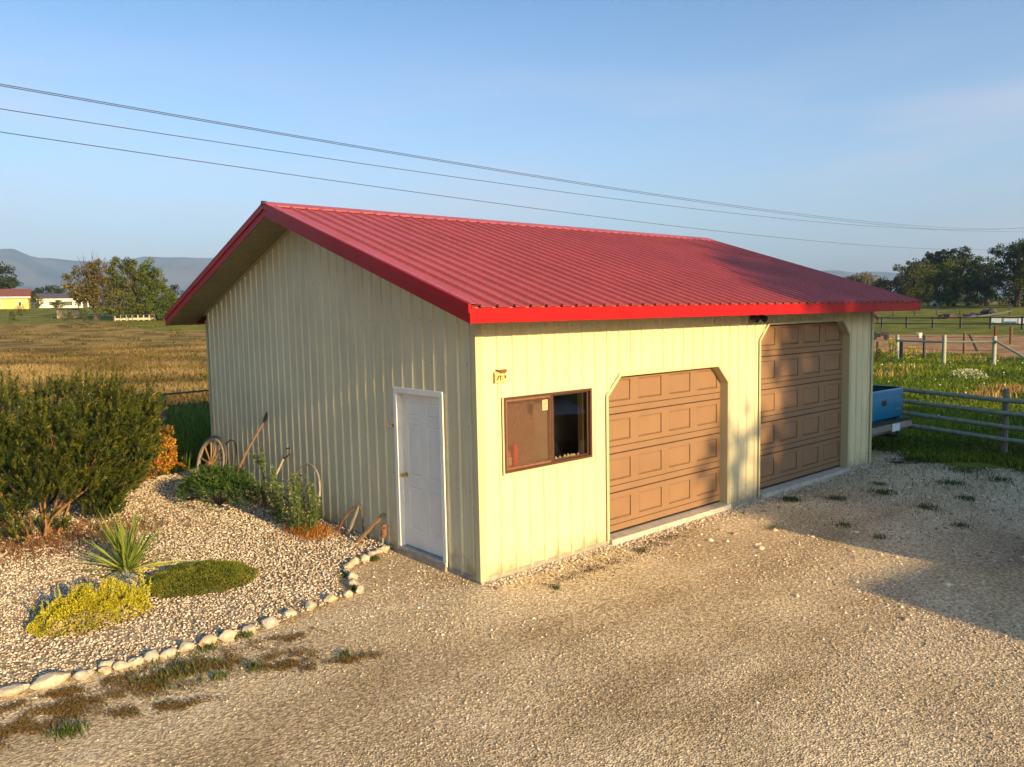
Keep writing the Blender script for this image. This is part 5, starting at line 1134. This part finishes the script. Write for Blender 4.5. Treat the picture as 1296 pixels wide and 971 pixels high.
G().tube([(0, 0, 0), (0, 0, .02), (0, 0, .48)], [.17, .19, .24], 16).build('pail', MT['white'], bk, True); G().torus((0, 0, .48), .245, .018, 'z', 16, 6).build('rim', MT['white'], bk, True)
# riding mower / cart in the paddock
mw = empty('riding_mower', (67.0, 25.3, T(67, 25)), R(-62), 'black riding mower parked in the dirt paddock', 'mower')
G().box(-.75, .15, -.35, .35, .25, .62, b=.05).build('body', MT['black'], mw); G().box(.15, .85, -.26, .26, .38, .72, b=.06).build('hood', mat('tan_hood', (.05, .03, .022), .5), mw)
g = G().box(-.62, -.2, -.24, .24, .62, .72, b=.03).box(-.70, -.60, -.24, .24, .70, 1.05, b=.03); g.build('seat', MT['black'], mw); G().torus((.12, 0, .98), .17, .02, 'x', 16, 6).build('steering_wheel', MT['black'], mw); G().cyl((.2, 0, .6), (.12, 0, .97), .025, 6).build('steering_column', MT['iron'], mw)
for x, r_ in ((-.45, .30), (.62, .20)):
    for s_ in (-.42, .42): G().tube([(x, s_-.09, r_), (x, s_-.085, r_), (x, s_+.085, r_), (x, s_+.09, r_)], [r_*.7, r_, r_, r_*.7], 16).build('wheel', MT['rubber'], mw)
G().box(.75, 1.15, -.35, .35, .15, .22).build('deck', MT['rust'], mw)
# horse
hs = G(); sk = bpy.data.meshes.new('horse'); 
verts = [(0, 0, 1.22), (.35, 0, 1.25), (.75, 0, 1.22), (-.4, 0, 1.24), (-.7, 0, 1.18), (1.05, 0, 1.05), (1.3, 0, .62), (1.42, 0, .28), (1.30, 0, .12),
         (.66, .17, .95), (.68, .18, .55), (.66, .18, .08), (.66, -.17, .95), (.60, -.18, .55), (.52, -.18, .08),
         (-.62, .18, .95), (-.72, .19, .58), (-.66, .19, .08), (-.62, -.18, .95), (-.60, -.19, .58), (-.52, -.19, .08), (-.86, 0, 1.05), (-.95, 0, .62)]
edges = [(0, 1), (1, 2), (0, 3), (3, 4), (2, 5), (5, 6), (6, 7), (7, 8), (2, 9), (9, 10), (10, 11), (2, 12), (12, 13), (13, 14), (4, 15), (15, 16), (16, 17), (4, 18), (18, 19), (19, 20), (4, 21), (21, 22)]
rad = [.31, .30, .28, .30, .27, .17, .12, .10, .06, .12, .07, .06, .12, .07, .06, .15, .075, .06, .15, .075, .06, .06, .05]
sk.from_pydata(verts, edges, []); ho = bpy.data.objects.new('horse', sk); link(ho); sk.materials.append(MT['horse'])
md_ = ho.modifiers.new('skin', 'SKIN'); 
for i, r_ in enumerate(rad): sk.skin_vertices[0].data[i].radius = (r_, r_)
sk.skin_vertices[0].data[0].use_root = True
ho.modifiers.new('sub', 'SUBSURF').levels = 1; ho.modifiers['sub'].render_levels = 1
ho.location = (108.5, 44.6, T(108.5, 44.6)); ho.rotation_euler = (0, 0, R(120)); tag(ho, 'dark horse grazing in the pasture just past the garage eave', 'horse')
# white vehicles among the far trees
def far_car(x, y, m, label):
    c = empty('parked_car', (x, y, T(x, y)), R(-65), label, 'car')
    G().prism([(-2.1, .3), (2.1, .3), (2.15, .85), (1.3, .95), (.7, 1.45), (-1.2, 1.45), (-1.8, .95), (-2.15, .85)], 'y', -.85, .85).build('body', m, c)
    G().prism([(-1.15, .95), (1.05, .95), (.62, 1.38), (-1.1, 1.38)], 'y', -.87, .87).build('window', MT['hwin'], c)
    for a in (-1.35, 1.35):
        for b in (-.8, .8): G().cyl((a, b-.1, .32), (a, b+.1, .32), .33, 12).build('wheel', MT['rubber'], c)
far_car(181, 62.2, MT['white'], 'white car parked in front of the large right-hand tree'); far_car(178, 57.2, mat('yellow_paint', (.5, .42, .05), .5), 'yellow-green vehicle half hidden under the right-hand trees')
# shed roof among trees at the far right
fs_ = empty('pale_shed', (176, 40.5, 2.6), R(-68), 'pale roofed low shed under the trees at the right edge', 'shed')
G().box(0, 7, 0, 4, 0, 2.0).build('wall', MT['oldwood'], fs_); G().prism([(-.3, 2.0), (4.3, 2.0), (2, 2.7)], 'x', -.3, 7.3).build('roof', MT['palew'], fs_)

# ------------------------------------------------------------------ trees
def leafmat(name, cols): return rndmat(name, cols, .75, transl=.25, spec=.2)
LM = {'gold': leafmat('golden_brown_leaves', [(.045, .04, .012), (.10, .085, .02), (.17, .14, .03), (.26, .19, .06)]),
      'green': leafmat('green_leaves', [(.025, .04, .010), (.06, .085, .016), (.11, .13, .022), (.19, .19, .04)]),
      'bright': leafmat('bright_green_leaves', [(.04, .07, .012), (.09, .13, .02), (.17, .20, .03)]),
      'dark': leafmat('dark_green_leaves', [(.012, .022, .010), (.03, .048, .018), (.055, .08, .025)]),
      'olive': leafmat('olive_leaves', [(.03, .042, .010), (.07, .085, .015), (.12, .13, .02), (.18, .17, .03)]),
      'blue': leafmat('blue_green_leaves', [(.025, .045, .022), (.06, .09, .04), (.11, .14, .06)])}
def crown_pts(n, blobs, seed, fill=.25, clump=.30):
    """blobs: (x,y,z,rx,ry,rz) ellipsoids; many leaf clumps in and on them, uneven outline"""
    r = np.random.default_rng(seed); vol = np.array([b[3]*b[4]*b[5] for b in blobs])**.67; vol /= vol.sum(); P = []; CR = []
    for b, f in zip(blobs, vol):
        m = max(8, int(64*f*len(blobs)**.5)); c = r.normal(0, 1, (m, 3)); c /= np.linalg.norm(c, axis=1)[:, None]; c *= (r.uniform(.25, 1, (m, 1))**.45)
        cc = c*np.array(b[3:6])+np.array(b[:3]); k = max(4, int(n*f/m)); cr = clump*min(b[3:6])*r.uniform(.55, 1.35, m); sh = r.uniform(-.22, .22, m)
        for q, rad_, s_ in zip(cc, cr, sh):
            d = r.normal(0, 1, (k, 3)); d /= np.linalg.norm(d, axis=1)[:, None]; P.append(q+d*(rad_*r.uniform(.3, 1.08, (k, 1))**.6)*np.array([1.15, 1.15, .85])); CR.append(np.full(k, s_))
    return np.concatenate(P), np.concatenate(CR)
def tree(name, x, y, blobs, n, m, ls, label, cat='tree', group=None, trunk=.2, zb=None, limbs=9, seed=1, bare=0, tm='bark'):
    z = T(x, y) if zb is None else zb; t = empty(name, (x, y, z), 0, label, cat, group)
    n = int(n*1.8); ls *= .78; P_, cr = crown_pts(n, blobs, seed); cen = np.array(blobs[0][:3]); D = P_-cen; D /= np.linalg.norm(D, axis=1)[:, None]+1e-9; D[:, 2] *= .6
    V, F = leafcloud(P_, D, ls*1.25, ls*.8, .8); rn = np.clip(np.random.default_rng(seed).uniform(.1, .85, len(F))+cr, 0, 1); o = npmesh('crown', V, F, LM[m], t, rn)
    g = G(); rr = random.Random(seed); top = max(b[2]+b[5]*.5 for b in blobs)
    g.tube([(0, 0, -.2), (rr.uniform(-.1, .1), 0, top*.3), (rr.uniform(-.3, .3), 0, top*.65), (0, 0, top)], [trunk*1.25, trunk, trunk*.6, trunk*.2], 8)
    for k in range(limbs):
        b = rr.choice(blobs); zz = top*rr.uniform(.15, .6); e = Vector((b[0]+rr.uniform(-.8, .8)*b[3], b[1]+rr.uniform(-.8, .8)*b[4], b[2]+rr.uniform(-.1, 1.0+bare)*b[5])); s0 = Vector((0, 0, zz)); g.tube([s0, s0.lerp(e, .5)+Vector((0, 0, .1*top)), e], [trunk*.5, trunk*.3, trunk*.08], 5)
        if bare:
            for j in range(4): e2 = s0.lerp(e, rr.uniform(.6, 1))+Vector((0, 0, 0)); g.tube([e2, e2+Vector((rr.uniform(-.8, .8), rr.uniform(-.5, .5), rr.uniform(.6, 1.8)))], [trunk*.14, trunk*.04], 4)
    g.build('trunk', MT[tm], t, True); return t
tree('cottonwood_tree', 24.5, 125, [(0, 0, 5.4, 3.1, 2.5, 3.6), (-1.6, 0, 5.6, 2.6, 2, 2.6), (1.4, 0, 3.6, 2.6, 2.4, 3.0), (1.0, 0, 7.6, 1.8, 1.5, 1.9)], 4600, 'gold', .30, 'thinning golden brown tree, left of the leafy green trees', trunk=.24, seed=5, bare=.35, limbs=26)
tree('poplar_tree', 29.4, 124, [(-.3, 0, 6.2, 2.5, 2.2, 3.4), (1.5, 0, 4.2, 2.5, 2, 3.1), (-1.2, 0, 7.9, 1.7, 1.5, 1.9), (.6, 0, 2.4, 3.2, 2.2, 2.0)], 6500, 'green', .30, 'leafy olive green tree in the middle of the left group', trunk=.28, seed=6)
tree('poplar_tree', 33.1, 124.3, [(0, 0, 7.3, 1.8, 1.6, 2.6), (-.7, 0, 4.8, 2.1, 1.8, 2.8), (.4, 0, 3.4, 2.3, 1.8, 2.6)], 5200, 'bright', .28, 'tall narrow bright green poplar at the right of the left group', trunk=.24, seed=7)
tree('willow_bush', 33.6, 119.5, [(0, 0, 2.2, 2.3, 2, 2.1)], 2200, 'bright', .26, 'round bright green bush in front of the narrow poplar', 'bush', trunk=.12, seed=8)
tree('willow_bush', 27.6, 122.5, [(0, 0, 2.3, 2.0, 1.8, 2.1)], 1300, 'green', .26, 'round green bush between the golden tree and the olive tree', 'bush', trunk=.12, seed=28)
tree('spruce_tree', 37.2, 128, [(0, 0, 3.0, 1.5, 1.5, 2.6), (1.2, 0, 2.0, 1.5, 1.4, 1.9)], 1500, 'dark', .26, 'small dark evergreen peeking out left of the garage eave', trunk=.15, seed=9)
tree('maple_tree', 21.2, 215, [(1.0, 0, 7.6, 5.2, 4, 4.4), (-5.0, 0, 7.3, 4.5, 4, 4.2), (4.4, 0, 4.2, 3.2, 3, 3.6)], 5600, 'dark', .48, 'broad dark green tree behind the yellow house', trunk=.5, seed=10)
tree('far_conifer', 43.5, 262, [(0, 0, 4.2, 4.2, 3, 3.4), (-4.0, 0, 3.4, 3.5, 3, 2.8)], 1500, 'dark', .6, 'low dark tree above the roof of the white house', trunk=.3, seed=12)
for (x, y, h, lb) in ((15.2, 128, 2.6, 'leftmost young sapling in front of the yellow house'), (17.3, 107, 2.4, 'young sapling on the field edge in front of the tan shed'), (20.0, 111, 2.5, 'young sapling right of the tan shed'), (21.9, 112, 2.7, 'young sapling below the golden brown tree'), (12.6, 118, 1.8, 'smallest sapling near the left edge of the field')):
    tree('sapling', x, y, [(0, 0, h*.62, h*.22, h*.22, h*.38)], 260, 'green', .16, lb, 'sapling', 'saplings at the edge of the dry field', trunk=.05, seed=int(x*10), limbs=4)
for (x, y, r_, lb) in ((29.2, 200, 1.7, 'green shrub at the left corner of the white house'), (14.2, 192, 1.3, 'green shrub at the foot of the yellow house'), (33.5, 199, 1.2, 'low green shrub in front of the white house')):
    tree('garden_shrub', x, y, [(0, 0, r_*.7, r_, r_, r_*.8)], 420, 'green', .3, lb, 'shrub', trunk=.08, seed=int(x*7), limbs=3)
# right side
tree('golden_tree', 256, 113.5, [(0, 0, 7.6, 4.6, 4, 4.0), (2.8, -3, 6, 3.6, 3, 3.2)], 2600, 'gold', .55, 'golden green round tree just above the garage roof', trunk=.4, seed=31)
tree('golden_tree', 256, 119.5, [(0, 0, 8.2, 2.4, 2.4, 2.6)], 700, 'olive', .5, 'small loose tree left of the golden one above the roof', trunk=.25, seed=32, bare=.3)
tree('willow_tree', 200, 81.5, [(0, 0, 3.8, 4.6, 4.6, 3.5), (1, -3.5, 5.0, 3.4, 3.4, 3.4), (-.5, 3.4, 2.8, 3.4, 3.4, 2.7), (0, -6, 3.2, 3, 3, 3)], 5200, 'blue', .42, 'low blue green tree at the left of the right-hand wood', trunk=.4, seed=33)
tree('willow_tree', 196, 73.5, [(0, 0, 6.4, 4.2, 4.2, 4.4), (.8, 3.0, 8.6, 2.6, 2.6, 2.6), (-1, -3.4, 5, 3.6, 3.6, 4.2), (-2, 0, 2.8, 4, 4, 2.8)], 5200, 'olive', .42, 'olive green tree second from the left of the right-hand wood', trunk=.45, seed=34)
for k, (x, y, h, lb) in enumerate(((244, 92.5, 13.5, 'dark poplar, lowest and leftmost of those above the wood'), (243, 88, 16, 'dark poplar second from left above the wood'), (242, 84, 16.4, 'dark poplar in the middle above the wood'), (240, 79, 16.3, 'dark poplar, rightmost of those above the wood'))):
    tree('dark_poplar', x, y, [(0, 0, h*.62, 3.2, 3.2, h*.38), (1, 1.5, h*.8, 1.7, 1.7, h*.19), (-1, -1.6, h*.78, 1.6, 1.6, h*.2)], 2300, 'dark', .5, lb, 'tree', 'dark poplars behind the wood', trunk=.35, seed=40+k)
tree('broad_tree', 180, 59.0, [(0, 0, 6.4, 4.8, 4.8, 4.2), (0, -4, 5.6, 4.2, 4.2, 4.2), (1, 3.5, 4.6, 3.6, 3.6, 3.8), (-2, -1, 3.0, 5, 5, 3.0)], 7200, 'green', .40, 'broad green tree in the middle of the right-hand wood', trunk=.5, seed=51)
tree('broad_tree', 176, 51.5, [(0, 0, 6.2, 3.6, 3.6, 4.4), (-1, -3, 4, 3.4, 3.4, 3.6), (1, 2, 3.2, 3.4, 3.4, 3.2)], 4200, 'blue', .40, 'dark blue green tree beside the tall right-hand tree', trunk=.4, seed=52)
tree('tall_tree', 171, 44.5, [(0, 0, 9.2, 4.0, 4.0, 3.6), (1.6, 2.6, 11.0, 2.8, 2.6, 2.6), (-1, -3.4, 8.6, 4.2, 4.2, 4.8), (0, -1, 5.0, 4.0, 4.0, 3.6)], 6600, 'green', .38, 'tallest tree, at the right edge of the view', trunk=.5, seed=53, limbs=16)
tree('tall_tree', 168, 38.0, [(0, 0, 8, 4.6, 4.6, 6), (-1, 2, 4, 4, 4, 4)], 4200, 'olive', .38, 'leafy tree cut by the right edge of the view', trunk=.45, seed=54)
for k, (x, y, r_, mm_) in enumerate(((206, 88, 3.0, 'green'), (190, 66.5, 2.6, 'dark'), (192, 62, 2.4, 'dark'), (184, 47, 2.6, 'dark'), (181, 43, 2.4, 'dark'), (213, 93, 2.6, 'olive'))):
    tree('undergrowth', x, y, [(0, 0, r_*.55, r_*1.5, r_*1.6, r_*.75)], 1100, mm_, .36, 'clump of undergrowth at the foot of the wood, %s from the left' % ('second', 'third', 'fourth', 'fifth', 'sixth', 'first')[k], 'bush', 'undergrowth below the wood', trunk=.1, seed=60+k, limbs=3)
# trees behind the photographer that shade the right end of the garage
for k, (x, y, h) in enumerate(((8.25, -31, 13.0), (12.4, -30, 13.2), (10.2, -33, 12.4), (9.6, -38, 15.0), (13.6, -37, 14.5), (15.2, -33, 12.0))):
    tree('yard_tree', x, y, [(0, 0, h*.62, 3.6, 3.4, h*.36), (-1.2, 0, h*.42, 3.0, 3, h*.3), (1.5, 1, h*.35, 3.2, 3, h*.3), (0, 0, h*.18, 3.0, 3, h*.18)], 9000, 'green', .42, 'large leafy tree behind the camera shading the tall door, %s from the left' % ('first', 'second', 'third', 'fourth', 'fifth', 'sixth')[k], 'tree', 'trees behind the yard', trunk=.4, seed=90+k)
# flat roofed shed behind the photographer (its roof corner throws the sharp shade on the yard)
fb = empty('flat_roofed_shed', (2.75, -15.2, -.04), R(-9), 'flat roofed shed across the yard behind the camera', 'shed')
G().box(.3, 9, -6, -.3, 0, 3.0).build('wall', MT['whouse'], fb); G().box(0, 9.3, -6.3, 0, 3.0, 3.2).build('roof', MT['groof'], fb)

# ------------------------------------------------------------------ power line
pw = empty('power_line', (0, 0, 0), 0, 'overhead power line, two upper cables close together and two single ones below', 'power line')
A0 = Vector((-.365, 26.986)); U = Vector((.99551, .0946))
for (z0, c_, k, off) in ((11.57, 14, 2.45e-4, 0), (11.50, 16, 2.3e-4, .0), (10.72, 8, 2.65e-4, 0), (9.56, 38, 2.45e-4, 0)):
    pts = []
    for i in range(45):
        s_ = -36+i*(232/44); p = A0+U*s_; pts.append((p.x, p.y, z0+k*(s_-c_)**2))
    G().tube(pts, .0155, 6).build('cable', MT['wire'], pw)
for s_, h in ((-36, 12.4), (196, 20.2)):
    p = A0+U*s_; po = empty('utility_pole', (p.x, p.y, T(p.x, p.y)), 0, 'wooden utility pole %s of the power line' % ('at the near end' if s_ < 0 else 'at the far end'), 'utility pole')
    G().cyl((0, 0, -.3), (0, 0, h-T(p.x, p.y)+.3), .16, 12, r1=.11).build('pole', MT['postb'], po); G().box(-.06, .06, -1.1, 1.1, h-T(p.x, p.y)-.3, h-T(p.x, p.y)-.15).build('crossarm', MT['oldwood'], po)

# ------------------------------------------------------------------ mountains
def ridge(az):
    """horizon profile in degrees of elevation against azimuth (deg from +Y)"""
    xs = [-60, -30, -10, 2, 5.45, 7.82, 8.43, 9.03, 9.56, 10.28, 11.36, 12.24, 13.82, 14.98, 15.69, 16.89, 18.1, 19.58, 21.62, 35, 50, 61.5, 62.65, 63.49, 64.72, 65.44, 67.79, 70.04, 74.1, 90, 130]
    es = [3.9, 4.9, 4.5, 4.2, 4.37, 4.54, 4.55, 4.28, 4.05, 4.11, 4.03, 4.0, 3.97, 4.14, 4.3, 4.26, 4.28, 4.18, 4.25, 3.9, 3.0, 2.38, 2.49, 2.51, 2.25, 2.33, 2.08, 1.94, 1.67, 2.0, 2.5]
    return np.interp(az, xs, es)
def hills(name, D0, D1, nr, scale, base, colA, colB, naz=420):
    az = np.linspace(-60, 130, naz); V = []; 
    for i in range(nr):
        t = i/(nr-1); d = D0+(D1-D0)*t; prof = (t/.8)**1.5 if t < .8 else 1-(t-.8)*2.2
        for a in az:
            x, y = d*math.sin(R(a)), d*math.cos(R(a)); H = math.tan(R(ridge(a)*scale))*(D0+(D1-D0)*.8)+3
            nn = noise.fractal(Vector((x/900, y/900, 2)), 1.0, 2.1, 6); ridg = 1-abs(noise.noise(Vector((x/500, y/500, 5))))*2
            hgt = H*prof*(1+(1-prof)*(.8*nn+.55*ridg))+(nn*12*(1-abs(t-.8)*2) if t > .1 else 0); V.append((x, y, base if i == 0 else max(base, hgt)))
    J, I = np.meshgrid(np.arange(nr-1), np.arange(naz-1), indexing='ij'); F = np.stack([J*naz+I, J*naz+I+1, (J+1)*naz+I+1, (J+1)*naz+I], 2).reshape(-1, 4)
    m = mat(name+'_surface', colA, .95, .2, .0035, col2=colB, spec=.05, detail=12)
    return tag(npmesh(name, V, F, m, smooth=True), kind='structure')
hills('mountains', 4800, 7600, 44, 1.0, -5, (.012, .022, .022), (.10, .095, .085))
hills('foothills', 3200, 4300, 14, .34, -5, (.06, .07, .035), (.14, .11, .06), 240)
# smoke haze filling the valley
hz = G().box(-9000, 9000, -9000, 9000, -8, 900).build('haze', []) if False else None
me = bpy.data.meshes.new('haze'); bm = bmesh.new(); bmesh.ops.create_cube(bm, size=1)
for v in bm.verts: v.co = Vector((v.co.x*17000, v.co.y*17000, 447+v.co.z*910-0))
bm.to_mesh(me); bm.free(); ho_ = bpy.data.objects.new('haze', me); link(ho_); ho_['kind'] = 'stuff'
hm = bpy.data.materials.new('haze_air'); hm.use_nodes = True; hn = hm.node_tree; hn.nodes.clear(); o_ = hn.nodes.new('ShaderNodeOutputMaterial'); pv_ = hn.nodes.new('ShaderNodeVolumePrincipled')
pv_.inputs['Density'].default_value = 1.4e-4; pv_.inputs['Color'].default_value = (.36, .58, 1.0, 1); pv_.inputs['Anisotropy'].default_value = 0
hn.links.new(pv_.outputs[0], o_.inputs['Volume']); me.materials.append(hm)
